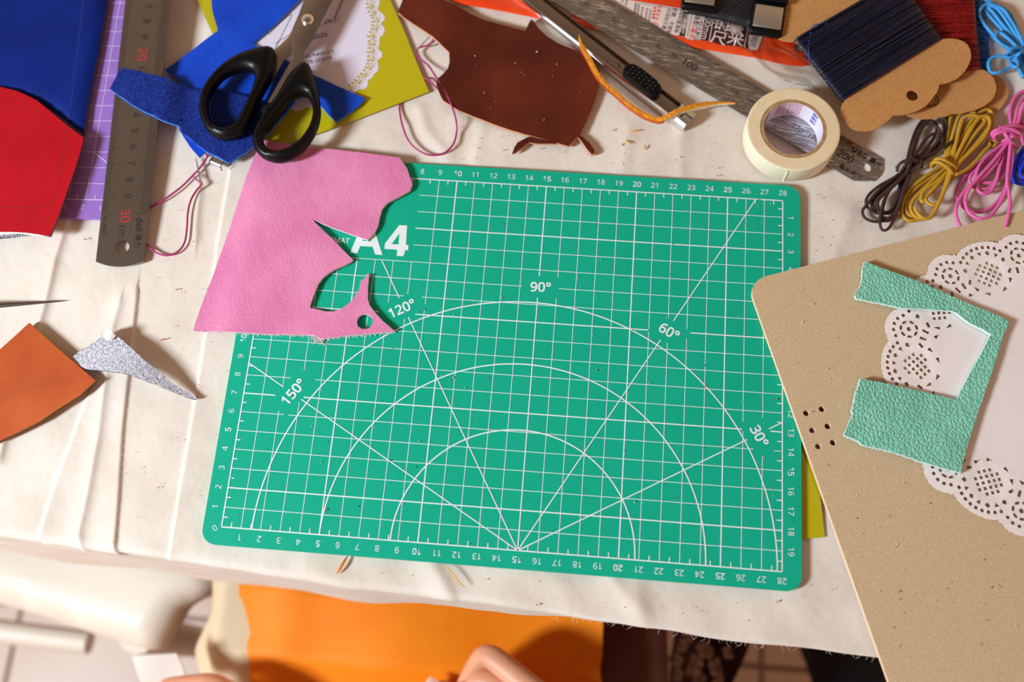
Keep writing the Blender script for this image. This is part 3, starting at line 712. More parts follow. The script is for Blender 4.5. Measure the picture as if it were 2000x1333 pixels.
# ------------------------------------------------------------------ magenta threads, needles, clip
def thread(path, label, r=.00058, z=ZC+.0012, zs_=None):
    pts = [P(u, v, (zs_[i] if zs_ else z)) for i, (u, v) in enumerate(path)]
    m = MB(); m.tube(cr(pts, 10), r, 6); return m.obj('sewing_thread', thrM, label=label, cat='thread')
def needle(a, b, za, zb_, label):
    A_, B_ = P(*a, za), P(*b, zb_); m = MB(); d = B_-A_
    m.tube([A_+d*k for k in (0, .15, .5, .86)], [.00008, .0004, .00055, .00055], 10)
    n1 = d.cross(Vector((0, 0, 1))).normalized()
    m.tube([A_+d*.86+n1*.0003, A_+d*.90+n1*.00055, A_+d*.96+n1*.00055, A_+d+Vector((0, 0, 0)), A_+d*.96-n1*.00055, A_+d*.90-n1*.00055, A_+d*.86-n1*.0003], .00026, 6)
    return m.obj('sewing_needle', chromeM, label=label, cat='needle')
z7 = lambda pts: Z(0, 300, 3.992, pts)
pa = z7([(1600, 8), (1618, 20), (1560, 110), (1500, 175), (1420, 255), (1300, 345), (1165, 428), (1090, 490), (1040, 560), (1060, 640), (1140, 705), (1220, 775), (1310, 795), (1390, 762), (1440, 690), (1457, 580), (1465, 460), (1490, 360), (1535, 285), (1572, 240), (1545, 215), (1510, 185), (1500, 172)])
zz_ = [ZC+.0025, ZC+.0022]+[ZC+.0016]*4+[ZC+.0011]*5+[ZC+.0016]*3+[ZC+.002]*5+[ZC+.0028, ZC+.003, ZC+.003, ZC+.0026]
thread(pa, 'magenta thread looping out from under the long steel ruler', zs_=zz_)
needle(z7([(1525, 22)])[0], z7([(1571, 258)])[0], ZC+.0016, ZC+.0024, 'steel needle threaded with magenta below the blue suede tip')
z8 = lambda pts: Z(780, 40, 4.757, pts)
pb = z8([(330, 190), (300, 207), (250, 235), (185, 253), (165, 282), (185, 345), (270, 420), (330, 510), (400, 620), (460, 730), (500, 830), (530, 950), (530, 1050), (500, 1150), (430, 1225), (340, 1252), (240, 1240), (140, 1180), (70, 1090), (30, 980), (8, 880), (3, 790), (30, 700), (120, 600), (200, 545), (250, 542), (290, 567), (330, 612), (348, 632)])
zb_ = [.0005, .0005]+[ZC+.003]*2+[ZC+.0022]*3+[.0022]*3+[.0026, .0016]+[ZC+.0024]*8+[ZC+.0012]+[ZC+.0006]*4+[ZC+.0014]*4
thread(pb, 'magenta thread loop lying over the brown leather edge', zs_=zb_)
needle(z8([(290, 140)])[0], z8([(148, 290)])[0], ZC+.002, ZC+.003, 'steel needle beside the yellow card corner by the brown leather')
t = thing('paper_clip', P(424, 318, ZC+.002), 'small steel spring clip peeking out under the blue suede', 'clip')
m = MB(); a, b = P(411, 312, ZC+.003), P(436, 322, ZC+.003); d = (b-a).normalized(); nn = Vector((-d.y, d.x, 0)); mid = (a+b)/2
for k in range(9):
    q0 = math.pi*k/8-math.pi/2; q1 = math.pi*(k+1)/8-math.pi/2
    r = .0016
    p0 = mid+nn*(-.0008-r*math.cos(q0))+Vector((0, 0, r*math.sin(q0))); p1 = mid+nn*(-.0008-r*math.cos(q1))+Vector((0, 0, r*math.sin(q1)))
    if k < 8: m.add([p0-d*.0034, p0+d*.0034, p1+d*.0034, p1-d*.0034], [(0, 1, 2, 3)])
m.add([mid+nn*.006-d*.0034+Vector((0, 0, .0016)), mid+nn*.006+d*.0034+Vector((0, 0, .0016)), mid-nn*.0008+d*.0034+Vector((0, 0, .0016)), mid-nn*.0008-d*.0034+Vector((0, 0, .0016))], [(3, 2, 1, 0)])
m.obj('clip_body', chromeM, t, sharp=60)
for s_ in (-1, 1):
    m = MB(); e_ = mid+d*(.0036*s_+.0006); m.tube(cr([e_+nn*.004+Vector((0, 0, .0012)), e_-nn*.0012+Vector((0, 0, .002)), e_-nn*.0032+d*.0007*s_+Vector((0, 0, .0008)), e_-nn*.0034+d*.0012*s_], 5), .00035, 6); m.obj('wire_arm', awlM, t)

# ------------------------------------------------------------------ pink leather with cut-outs
pk = [(511, 273), (560, 281), (625, 289), (690, 297), (778, 309.4), (781, 310), (795.6, 331), (805.8, 361.4), (801, 374), (779, 386.5), (757, 397.5), (747, 409), (742, 424), (739, 440), (732, 455), (718, 469), (702, 464), (687, 459), (650.5, 446), (628, 437), (610.5, 428.7), (617, 437), (637, 456), (652, 470), (671, 490), (690, 508.5), (685, 513), (674, 519), (655, 527), (643, 534), (631, 544), (622, 556), (614, 575), (606, 597), (606, 603), (618, 605), (637, 609.6), (652, 609.5), (667, 604.5), (676, 598), (687.6, 589), (697, 577), (703, 563), (708, 549), (721, 535.5), (720, 547), (718.5, 565), (718.5, 585), (722, 597), (733, 612), (748, 628), (771.5, 648), (745, 651), (721, 653), (680, 656.5), (627, 662.5), (612, 655), (519, 653), (440, 648.5), (375.5, 645.7), (390, 600), (420, 520), (452, 430), (478, 352)]
hc = P(713, 629.5, .002); pkh = [(hc.x+.0043*math.cos(q), hc.y+.0043*math.sin(q)) for q in np.linspace(0, 2*math.pi, 26, endpoint=False)]
def hp(x, y):
    off = max(0, -.149-x); k = min(1, off/.02); k = k*k*(3-2*k)
    up_ = max(0, y-.1095); k2 = min(1, up_/.02); k2 = k2*k2*(3-2*k2)
    return -.0022*max(k, k2)+.0004*math.sin(x*70+1)*math.cos(y*60)+.0004
po = sheet('leather_piece', PP(pk, .0018), .0004, .0017, [pinkM, fibreM], holes=[pkh], h=hp, res=.0042, label='pink leather offcut with a fish shaped cut-out and punched hole', cat='leather piece')
def fray(path, n, l, z, m, parent, r=.00009, seed=1, sd=-1):
    rg = random.Random(seed); g = MB(); pts = [P(u, v, z) for u, v in path]
    ln = [0]
    for i in range(1, len(pts)): ln.append(ln[-1]+(pts[i]-pts[i-1]).length)
    for _ in range(n):
        s = rg.uniform(0, ln[-1]); i = max(1, min(len(ln)-1, int(np.searchsorted(ln, s)))); k = (s-ln[i-1])/max(1e-9, ln[i]-ln[i-1]); p = pts[i-1].lerp(pts[i], k); d = (pts[i]-pts[i-1]).normalized(); nn = Vector((d.y, -d.x, 0))*sd
        L = rg.uniform(.3, 1)*l; a = rg.gauss(0, .8)
        e_ = p+nn*L*math.cos(a)+d*L*math.sin(a)+Vector((0, 0, rg.uniform(-.6, .2)*L))
        g.tube([p, p.lerp(e_, .5)+d*rg.uniform(-.3, .3)*L, e_], r, 3)
    return g.obj('frayed_fibres', m, parent, kind='stuff', sharp=0)
fray([(375.5, 645.7), (440, 648.5), (519, 653), (612, 655), (627, 662.5), (680, 656.5), (721, 653), (771.5, 648)], 330, .0016, .001, fibreM, po, seed=1, sd=1)
fray([(612, 655), (620, 662), (630, 663)], 60, .0042, .001, fibreM, po, seed=2, sd=1)
fray([(690, 508.5), (674, 519), (655, 527), (643, 534), (631, 544)], 90, .0013, .001, fibreM, po, seed=3, sd=1)
fray([(687.6, 589), (697, 577), (703, 563), (708, 549), (721, 535.5)], 60, .0014, .001, fibreM, po, seed=5, sd=-1)
fray([(637, 456), (671, 490), (690, 508.5)], 30, .0007, .001, fibreM, po, seed=6, sd=1)
fray([(718, 469), (687, 459), (650, 446), (628, 437)], 60, .0010, .001, fibreM, po, seed=7, sd=1)

# ------------------------------------------------------------------ brown leather
br = [(800, -40), (787, 0), (777, 24), (790, 36), (815, 54), (845, 76), (878, 107), (879, 125), (875, 140), (864, 152), (855, 159), (853, 172), (859, 186), (866, 201), (900, 220), (950, 238), (1000, 255), (1050, 270), (1110, 287), (1118, 279), (1135, 260), (1148, 232), (1159, 205), (1167, 180), (1172, 155), (1171, 138), (1160, 122), (1146, 109), (1115, 94.5), (1089, 84), (1069, 71.5), (1051, 55), (1043, 42), (1037, 38.5), (1031, 50), (1025.5, 62), (1000, 55), (988, 51.5), (950, 41), (920, 29), (890, 14), (850, -2), (830, -40)]
def hbr(x, y):
    k = lambda c, w_: math.exp(-((x-c)/w_)**2)
    return .0005+.0028*k(.062, .013)*min(1, max(0, (y-.11)/.03))+.0022*k(-.058, .016)+.0004*math.sin(x*130+y*50)
bo = sheet('leather_piece', PP(br, 0), ZC+.0010, .0019, [brownM, tanE], h=hbr, res=.004, rough=.00006, label='dark brown leather offcut with ragged cut edges', cat='leather piece')
z3 = lambda pts: Z(900, 0, 3.992, pts)
s_ = z3([(402, 1216), (418, 1170), (442, 1130), (520, 1085), (575, 1068), (660, 1085), (745, 1130), (735, 1142), (600, 1136), (535, 1122), (490, 1160), (430, 1206)])
sheet('leather_scrap', PP(s_, ZC+.001), ZC+.0007, .0016, [brownM, tanE], h=lambda x, y: .0004+.0012*abs(math.sin(x*120)), res=.002, label='curved brown leather sliver below the brown offcut at its left', cat='leather scrap')
s_ = z3([(905, 1072), (928, 1060), (1000, 1120), (1042, 1180), (1045, 1206), (1018, 1211), (985, 1175), (940, 1110)])
sheet('leather_scrap', PP(s_, ZC+.002), ZC+.0008, .0022, [brownM, tanE], h=lambda x, y: .0003, res=.002, label='short brown leather sliver at the right corner of the brown offcut', cat='leather scrap')

# ------------------------------------------------------------------ ruler packaging
zp_ = ZC+.0006
t = thing('ruler_package', P(1300, 60, zp_), 'orange plastic ruler package with printed label and clear sleeve', 'package')
og = [(860, -60), (880, 4), (900, 10), (980, 24), (1060, 40), (1170, 61), (1358, 96), (1474, 115), (1510, 124), (1540, 130), (1565, 132), (1582, 128), (1591, 116), (1580, 98), (1552, 74), (1520, 50), (1440, 20), (1300, -12), (1200, -40), (1100, -70)]
oc = PP(Z(0, 0, 1, [(1560, 96)]), zp_)[0]
def ho(x, y):
    p0, p1 = P(900, 10, zp_), P(1474, 115, zp_); d = (p1-p0).normalized(); c = (Vector((x, y, 0))-p0).cross(d).z
    return .0010+.0010*math.exp(-((c+.003)/.0016)**2)
sheet('package_card', PP(og, zp_), zp_, .0006, orangeP, holes=[[(oc.x+.0034*math.cos(q), oc.y+.0034*math.sin(q)) for q in np.linspace(0, 2*math.pi, 20, endpoint=False)]], h=ho, res=.003, parent=t)
zl = zp_+.0021
def flatp(name, px, z, m, lab=None): 
    g = MB(); g.poly(PP(px, z), z); return g.obj(name, m, t, sharp=0, label=lab)
lab = MB()
lab.poly(PP([(1100, -60), (1180, -12), (1229, 0), (1327, 16), (1379, 26), (1367, 80), (1306, 70), (1180, 48), (1080, 20)], zl), zl, 0)
lab.poly(PP([(1379, 26), (1470, 47), (1459, 97), (1367, 80)], zl), zl, 1)
lab.poly(PP([(1470, 47), (1489, 52), (1489, 72), (1480, 97), (1464, 98), (1461, 84), (1463, 66)], zl), zl+.00002, 0)
dd = (P(1470, 47, zl)-P(1379, 26, zl)).normalized(); dn = Vector((dd.y, -dd.x, 0)); dv = (dn.x, dn.y)     # along the label / down across it
zt = zl+.00006
lab.poly(PP(Z(1150, 0, 5.714, [(1062, 118), (1118, 150), (1070, 408), (1008, 398)]), zt), zt, 2)
c4 = lambda x, y: P(1150+x/5.714, y/5.714, zt)
for i, ch in enumerate('注意事项'): lab.text(ch, c4(1090-i*15, 185+i*55), (dd.x, dd.y), .0037, zt+.00003, 3, bold=.01)
for a, b in (((1150, 165), (1100, 405)), ((520, 28), (500, 170)), ((520, 28), (1040, 110)), ((880, 380), (1030, 408))): lab.line(c4(*a), c4(*b), .0003, zt, 2)
lab.line(c4(1395, 178), c4(1345, 455), .0005, zt, 3); lab.line(c4(1790, 250), c4(1735, 525), .0004, zt, 3)
def col(s, at, size, mi, zz=zt): lab.text(s, c4(*at), dv, size, zz, mi, bold=.004)
col('精确到', (1208, 195), .0036, 2); col('0.5毫米', (1170, 335), .0038, 4); col('最小标注单位', (1240, 290), .0034, 2)
col('·精细刻度清晰', (1015, 215), .0031, 2); col('耐磨、不锈钢', (925, 235), .0031, 2); col('·红线标示清', (870, 205), .0029, 2); col('注意安全', (772, 140), .0028, 4)
for i in range(4): lab.text('●', c4(738-i*7, 88+i*36), dv, .0022, zt, 4)
for i, (x, y, n_) in enumerate(((690, 170, 9), (650, 155, 8), (600, 140, 8), (560, 115, 6), (530, 110, 5), (425, 40, 4), (380, 30, 3), (330, 15, 2))):
    for k in range(n_): lab.line(c4(x+3-k*4, y-60+k*22), c4(x+1-k*4, y-50+k*22), .0013, zt, 2)
rc = c4(740, 278); lab.ring(rc, .0013, .0017, zt, 30, 4); lab.line(rc+Vector((-.001, .001, 0)), rc+Vector((.001, -.001, 0)), .0004, zt+.00002, 4)
lab.text('200mm', c4(1320, 300), dv, .0050, zt, 3, bold=.006)
for ch, at in (('钢', (1480, 265)), ('尺', (1450, 425)), ('毫', (1640, 310)), ('米', (1640, 440))): lab.text(ch, c4(*at), (dd.x, dd.y), .0098, zt, 3, bold=.012)
col('不', (1870, 335), .0034, 4); col('锈钢尺', (1850, 430), .0038, 2)
lab.obj('printed_label', [labelW, labelB, labelK, labelW, labelR], t, sharp=0, label='white and maroon label with printed characters')
fl = [(1335, 14), (1370, 18), (1410, 32), (1480, 62), (1560, 103), (1612, 130), (1623, 137), (1624, 143), (1612, 163), (1597, 180), (1560, 176), (1528, 168), (1500, 147), (1462, 115), (1425, 80), (1395, 56), (1372, 42)]
def hf(x, y):
    p0, p1 = P(1395, 56, 0), P(1540, 176, 0); d = (p1-p0).normalized(); q = Vector((x, y, 0))-p0; c = q.cross(d).z; s = q.dot(d)
    return .0030+.0016*math.cos(c*420+math.sin(s*120)*1.5)+.0008*math.sin(s*260+c*240)+.0014*abs(math.sin(c*170+.4))
sheet('clear_sleeve', PP(fl, .001), .0006, .00012, filmM, h=hf, res=.0016, parent=t, sharp=180, label='crumpled clear plastic sleeve')

# ------------------------------------------------------------------ 20 cm steel ruler
zm = ZC+.0013
e0, e1 = P(1345, 127, zm), P(1650, 303, zm); dx = (e1-e0).normalized(); dy = Vector((-dx.y, dx.x, 0)); u_ = (e1-e0).length/10
lo = (P(1398.5, 198, zm)-e0).dot(dy); hi = (P(1398.5, 122.7, zm)-e0).dot(dy); lo2 = (P(1617, 320, zm)-e0).dot(dy); hi2 = (P(1642, 265, zm)-e0).dot(dy)
lo = (lo+lo2)/2; hi = (hi+hi2)/2
mr = lambda s, q, dz=0: e0+dx*s*u_+dy*q+Vector((0, 0, dz+.00018*(10-s)))
sE = (P(1720, 330, zm)-e0).dot(dx)/u_+.15
ends = [(-10.3, lo), (sE-1.0, lo), (sE-.45, lo+.0035), (sE-.08, (lo+hi)/2-.004), (sE, (lo+hi)/2+.001), (sE-.05, hi-.006), (sE-.35, hi), (-10.3, hi)]
hcp = P(1692, 327.5, zm)-e0; hs_, hq_ = hcp.dot(dx)/u_, hcp.dot(dy)
hol = [(hs_+.0027*math.cos(q)/u_, hq_+.0027*math.sin(q)) for q in np.linspace(0, 2*math.pi, 24, endpoint=False)]
t = thing('steel_ruler', e0, 'scratched short steel ruler passing under the roll of tape', 'ruler')
slope = lambda x, y: .00018*(10-(Vector((x, y, 0))-Vector((e0.x, e0.y, 0))).dot(dx)/u_)
sheet('ruler_blade', [mr(*q).to_2d() for q in ends], zm-.0008, .0008, scratM, holes=[[mr(*q).to_2d() for q in hol]], h=slope, res=.02, parent=t, sharp=30)
g = MB(); ez = .00006
def mline(s0, q0, s1, q1, wd):
    a, b = mr(s0, q0, ez), mr(s1, q1, ez); d = (b-a).normalized(); nn = d.cross(Vector((0, 0, 1)))*wd/2
    g.add([a-nn, b-nn, b+nn, a+nn], [(0, 1, 2, 3)])
for k in range(0, 201):
    s = -10+k*.1+20*0
    if s > 10.001: break
    l = .0052 if k % 10 == 0 else (.0040 if k % 5 == 0 else .0026)
    mline(s, lo+.0003, s, lo+.0003+l, .00014); mline(s, hi-.0003-l, s, hi-.0003, .00014)
    if k < 200: mline(s+.05, hi-.0003-.0018, s+.05, hi-.0003, .00010)
ang = math.atan2(dx.y, dx.x)
mfn = lambda s, q: (lambda x, y: mr(s+x/u_, q+y, ez))
mq = (lo+hi)/2
for k in range(1, 21):
    n_ = k*10; s = -10+k
    if n_ >= 190 and n_ < 200: continue
    sz = .0058 if n_ % 100 == 0 else (.0046 if n_ % 50 == 0 else .0034)
    if n_ in (160, 170, 180): sz = .0042
    g.text(str(n_), None, None, sz, 0, 0, fn=mfn(s+.05, mq), bold=.01 if n_ % 100 == 0 else 0, shear=.1)
g.text('M&G', None, None, .0040, 0, 0, fn=mfn(10.58, hi-.0040), bold=.03); g.text('晨光', None, None, .0040, 0, 0, fn=mfn(11.60, hi-.0042), bold=.02)
g.text('毫米钢尺', None, None, .0036, 0, 0, fn=mfn(10.75, lo+.0036), bold=.01)
g.obj('etched_scale', etchM, t, sharp=0, label='black etched millimetre scale')

# ------------------------------------------------------------------ snap-off knife
kA, kB = P(1036, -6, .002), P(1348, 239, .002); kd = (kB-kA).normalized(); kn = Vector((-kd.y, kd.x, 0)); kn = kn if kn.y > 0 else -kn     # kn points to the upper right side
KL = (kB-kA).length; zk0 = ZC+.0012
kp = lambda s, q, z: kA+Vector((0, 0, zk0+z-.002))+kd*s+kn*q
t = thing('craft_knife', kp(KL/2, 0, 0), 'silver snap-off craft knife with a black thumb slider', 'knife')
m = MB()
def rail(prof, s0, s1, mi=0):
    vs = [kp(s0, q, z) for q, z in prof]+[kp(s1, q, z) for q, z in prof]; n = len(prof)
    m.add(vs, [(i, (i+1) % n, n+(i+1) % n, n+i)[::-1] for i in range(n)]+[tuple(range(n)), tuple(range(n, 2*n))[::-1]], mi)
rail([(-.0050, 0), (.0050, 0), (.0050, .0052), (.0044, .0052), (.0044, .0012), (.0024, .0012), (.0024, .0046), (-.0020, .0050), (-.0042, .0050), (-.0052, .0034)], -.03, KL-.011)
m.obj('body', mat('polished sleeve steel', (.36, .30, .25, 1), .22, 1), t, sharp=25)
m = MB(); rail([(-.0054, .0002), (-.0050, .0), (-.0040, .0051), (-.0047, .0051), (-.0054, .0036)], -.03, KL-.011); m.obj('side_rail', chromeM, t, sharp=25)
m = MB(); rail([(-.0052, -.0002), (.0052, -.0002), (.0050, .0054), (.0036, .0058), (-.0036, .0058), (-.0052, .0040)], KL-.0105, KL-.0002); m.obj('end_cap', chromeM, t, sharp=25)
m = MB(); m.box(kp(KL-.0055, 0, .0059), kd, kn, (0, 0, 1), .0004, .0022, .0002); m.box(kp(KL-.003, .0012, .0059), kd, kn, (0, 0, 1), .003, .0003, .0002); m.obj('slot', etchM, t)
m = MB(); s = -.03
while s < KL-.014:
    m.add([kp(s, .0026, .0016), kp(s+.0009, .0026, .0030), kp(s+.0018, .0026, .0016), kp(s, .0043, .0016), kp(s+.0009, .0043, .0030), kp(s+.0018, .0043, .0016)], [(0, 1, 4, 3), (1, 2, 5, 4), (0, 2, 1), (3, 4, 5)]); s += .0019
m.obj('toothed_rack', matteS, t, sharp=10)
sc0 = (P(1252, 158, .006)-kA).dot(kd)
m = MB(); prof = []
for k in range(40):
    a = 2*math.pi*k/40; c_, s2 = math.cos(a), math.sin(a); prof.append((math.copysign(abs(c_)**.6, c_)*.0128, math.copysign(abs(s2)**.75, s2)*.0052))
for (z0, k0), (z1, k1) in (((.0048, 1.0), (.0078, 1.0)), ((.0078, 1.0), (.0088, .93)), ((.0088, .93), (.0091, .82))):
    vs = [kp(sc0+x*(1 if k0 == 1 else 1-(1-k0)*.5), .0004+y*k0, z0) for x, y in prof]+[kp(sc0+x*(1 if k1 == 1 else 1-(1-k1)*.5), .0004+y*k1, z1) for x, y in prof]
    m.add(vs, [(i, (i+1) % 40, 40+(i+1) % 40, 40+i) for i in range(40)])
m.add([kp(sc0+x*.91, .0004+y*.82, .0091) for x, y in prof], [tuple(range(40))]); sl = m.obj('slider', blackP, t, sharp=35)
m = MB()
for i in range(8):
    for j in (-1, 0, 1):
        c = kp(sc0-.0088+i*.0025, .0004+j*.0024+(.0012 if i % 2 else -.0004), .0091); m.lathe(c, [(.00022, 0), (.00015, .0001), (.00001, .00015)], 8)
m.obj('grip_dots', mat('grey dots', S(150, 150, 150), .6), sl, sharp=0)
m = MB(); m.lathe(kp(sc0-.0178, -.0002, .0049), [(.0014, 0), (.0014, .0004), (.0008, .0008), (.00001, .0009)], 20); m.obj('rivet', awlM, t)

# ------------------------------------------------------------------ ochre leather strip draped over the knife
sp_ = cr([P(u, v, z) for u, v, z in ((1131, 68, .0078), (1136, 88, .0070), (1150, 113, .0048), (1166, 143, .0035), (1184, 165, .003), (1203, 181, .003), (1230, 205, .0034), (1260, 224, .0044), (1285, 233, .0058), (1300, 229, .0068), (1326, 216, .0074), (1366, 205, .0062), (1400, 201, .0050), (1436, 201, .0046))], 8)
m = MB(); n = len(sp_); rg = random.Random(8); vs = []
for i in range(n):
    d = (sp_[min(i+1, n-1)]-sp_[max(i-1, 0)]); d.z = 0; d.normalize(); q = Vector((-d.y, d.x, 0)); k = min(1, i/10, (n-1-i)/16+.1); wd = .0012*k+.0002+rg.uniform(-.00012, .00012); hh = .0026*k+.0003
    p = sp_[i]; j = rg.uniform(-.0003, .0003)
    vs += [p-q*wd+Vector((0, 0, -hh)), p+q*wd+Vector((0, 0, -hh)), p+q*wd+Vector((0, 0, j)), p+Vector((0, 0, .0004+j)), p-q*wd+Vector((0, 0, -j))]
fs = []; mi = []
for i in range(n-1):
    for k in range(5): fs.append((i*5+k, i*5+(k+1) % 5, (i+1)*5+(k+1) % 5, (i+1)*5+k)); mi.append(0 if k in (2, 3) else (2 if i < n*.66 else 1))
fs += [(4, 3, 2, 1, 0), tuple((n-1)*5+k for k in range(5))]; mi += [0, 0]
m.add(vs, fs, mi)
m.obj('leather_strip', [stripM, stripW, tanM], label='thin ochre leather strip on edge, bent across the craft knife', cat='leather strip', sharp=50)

# ------------------------------------------------------------------ masking tape
ht = .0125; c = P(1550, 251, ht); c.z = ZC+.0020; R1 = .02545; H = ht-c.z
t = thing('masking_tape', c, 'roll of cream masking tape standing on the short steel ruler', 'tape')
m = MB(); prof = [(.0182, H)]
for k in range(1, 15): prof.append((.0182+(R1-.0182-.0004)*k/15, H+(.00003 if k % 2 else -.00003)))
prof += [(R1-.0003, H-.0002), (R1, H-.0006), (R1, .0006), (R1-.0004, 0), (.0182, 0), (.0182, H)]
m.lathe(c, prof, 96, [0]*15+[1]*3+[0]*2); m.obj('tape_roll', [tapeM, tapeS], t, sharp=35)
m = MB(); m.lathe(c, [(.0182, 0), (.0182, H-.0002), (.0160, H-.0002), (.0160, 0), (.0182, 0)], 96, [0, 0, 1, 0]); co = m.obj('cardboard_core', [coreM, coreW], t, sharp=35)
g = MB()
def cyl(a0, zc_, tilt=0): return lambda x, y: c+Vector((math.cos(a0-x/.0159)*.01592, math.sin(a0-x/.0159)*.01592, zc_+y+0*tilt))
for i in range(5):
    zc_ = H-.0016-i*.0021
    for a0 in (96, -60, 215):
        a = math.radians(a0); g.text('NACHI TAPE', None, None, .0019, 0, 0, sx=1.3, fn=(lambda f: (lambda x, y: f(-x, -y)))(cyl(a, zc_)), bold=.015)
for i in range(3):
    for a0 in (38, 150, -100):
        g.text('nit', None, None, .0032, 0, 1, fn=(lambda f: (lambda x, y: f(-x, -y)))(cyl(math.radians(a0), H-.0024-i*.0034)), bold=.05)
g.obj('core_print', [inkPk, inkBl], co, sharp=0, label='crimson and blue print inside the core')
m = MB(); a = math.radians(-98); p = c+Vector((math.cos(a)*R1, math.sin(a)*R1, 0))
m.add([c+Vector((math.cos(a+k*.014)*(R1+.0002+.0003*(k/3)), math.sin(a+k*.014)*(R1+.0002+.0003*(k/3)), z_)) for k in range(4) for z_ in (.0003, H-.0008-.0030*(k == 3))], [(2*k, 2*k+2, 2*k+3, 2*k+1) for k in range(3)]+[(2*k+1, 2*k+3, 2*k+2, 2*k) for k in range(3)])
m.obj('tape_end', tapeS, t, sharp=0)
# ------------------------------------------------------------------ kraft cards wound with waxed thread
def winding(name, a0, a1, b0, b1, z, th, n, r, m, parent, skew=.0012, seed=1):
    """thread wound round a card: strands run from edge a (a0..a1) to edge b (b0..b1)"""
    rg = random.Random(seed); g = MB(); a0, a1, b0, b1 = (Vector((q.x, q.y, 0)) for q in (a0, a1, b0, b1))
    for lay in range(2):
        for i in range(n):
            k = min(1, max(0, (i+rg.uniform(-.45, .45))/(n-1))); k2 = min(1, max(0, k+rg.uniform(-1, 1)*skew*(3 if rg.random() < .12 else 1)*20))
            p, q = a0.lerp(a1, k), b0.lerp(b1, k2); d = (q-p).normalized(); hb_ = th/2+.0006+lay*r*1.4+rg.uniform(0, r*.8); pts = []
            bul = .0012
            for s, zz in ((.002, -hb_), (-.0003-lay*r, -hb_*.5), (-.0009-lay*r, 0), (-.0004-lay*r*.6, hb_*.6), (.0020, hb_+.0003)): pts.append(p+d*s+Vector((0, 0, z+zz)))
            L = (q-p).length
            for s in (.2, .4, .6, .8): pts.append(p+d*L*s+Vector((0, 0, z+hb_+bul*.5+rg.uniform(0, r*.6))))
            for s, zz in ((-.0020, hb_+.0003), (.0004+lay*r*.6, hb_*.6), (.0009+lay*r, 0), (.0003+lay*r, -hb_*.5), (-.002, -hb_)): pts.append(q+d*s+Vector((0, 0, z+zz)))
            g.tube(cr(pts, 2), r, 5, cap=False)
    core = [a0, b0, b1, a1]; cc = sum(core, Vector())/4
    g.prism([(cc+(q-cc)*.99).to_2d() for q in core], z-th/2-.0005, z+th/2+.0005)
    return g.obj(name, m, parent, sharp=60, label='tightly wound thread')
zfc = .0085
t = thing('thread_card', P(1740, 130, zfc), 'kraft thread card wound with navy thread, topmost of the three', 'thread card', 'thread cards in the upper right corner')
fc = [(1552, 82), (1540, 83), (1524, 79), (1509, 68), (1500, 45), (1506, 10), (1540, -30), (1580, -42), (1600, -60), (1650, -90), (1690, -95), (1740, -60), (1752, -30), (1752, -8), (1834, 80)]+Z(1600, 0, 4.9925, [(1200, 388), (1240, 384), (1290, 383), (1350, 392), (1395, 408), (1440, 440), (1468, 490), (1476, 550), (1468, 600), (1450, 645), (1420, 695), (1385, 735), (1330, 780), (1250, 815), (1166, 829), (1158, 870), (1140, 912), (1085, 985), (1045, 1030), (1000, 1062), (950, 1088), (900, 1106), (850, 1120), (800, 1128), (718, 1130), (700, 1150), (680, 1175), (630, 1212), (560, 1258), (520, 1275), (480, 1284), (440, 1287), (400, 1284), (350, 1272), (320, 1260), (280, 1232), (250, 1200), (222, 1160), (208, 1120), (206, 1070), (222, 1020), (248, 985)])
hcn = P(1781, 188, zfc)
sheet('kraft_card', PP(fc, zfc), zfc, .0007, kraftM, holes=[[(hcn.x+.0033*math.cos(q), hcn.y+.0033*math.sin(q)) for q in np.linspace(0, 2*math.pi, 24, endpoint=False)]], res=.006, parent=t)
winding('thread_winding', P(1555, 78, zfc), P(1647, 196, zfc), P(1752, -36, zfc), P(1833, 80, zfc), zfc+.00035, .0007, 38, .00050, navyT, t, seed=3)
m = MB(); m.tube(cr(PP(Z(1320, 0, 6.25, [(1850, 292), (1780, 290), (1700, 300), (1660, 340), (1640, 430), (1620, 560), (1622, 680), (1640, 740)]), zfc+.0024), 6), .0003, 6); m.obj('loose_thread_end', mat('bright blue thread', S(36, 86, 190), .5), t)
g = MB(); zz = zfc+.00078
for pts in ([(1300, 425), (1315, 465), (1330, 470), (1390, 440)], [(1400, 435), (1440, 470), (1455, 500)], [(1310, 500), (1345, 470)]): g.ribbon(cr(PP(Z(1600, 0, 4.9925, pts), zz), 4), .0004, zz)
g.obj('crease', mat('kraft crease', S(214, 168, 112), .8), t, sharp=0)
zrc = .0030
t = thing('thread_card', P(1860, 120, zrc), 'kraft thread card wound with red thread, under the navy one', 'thread card', 'thread cards in the upper right corner')
rc_ = [(1760, -40), (1900, -40), (1908, 100), (1911, 137)]+Z(1840, 0, 6.6625, [(500, 908), (550, 925), (610, 965), (660, 1020), (688, 1090), (698, 1150), (692, 1200), (672, 1262), (640, 1310), (600, 1345), (540, 1390)])+[(1905, 216), (1880, 222), (1858, 224), (1845, 229), (1820, 233), (1795, 234), (1772, 227), (1755, 215), (1740, 190), (1735, 150), (1750, 120), (1780, 100)]
sheet('kraft_card', PP(rc_, zrc), zrc, .0007, kraftM, res=.006, parent=t)
winding('thread_winding', P(1772, -30, zrc), P(1795, 150, zrc), P(1893, -30, zrc), P(1909, 138, zrc), zrc+.0005, .0012, 44, .00038, redT, t, seed=4, skew=.002)
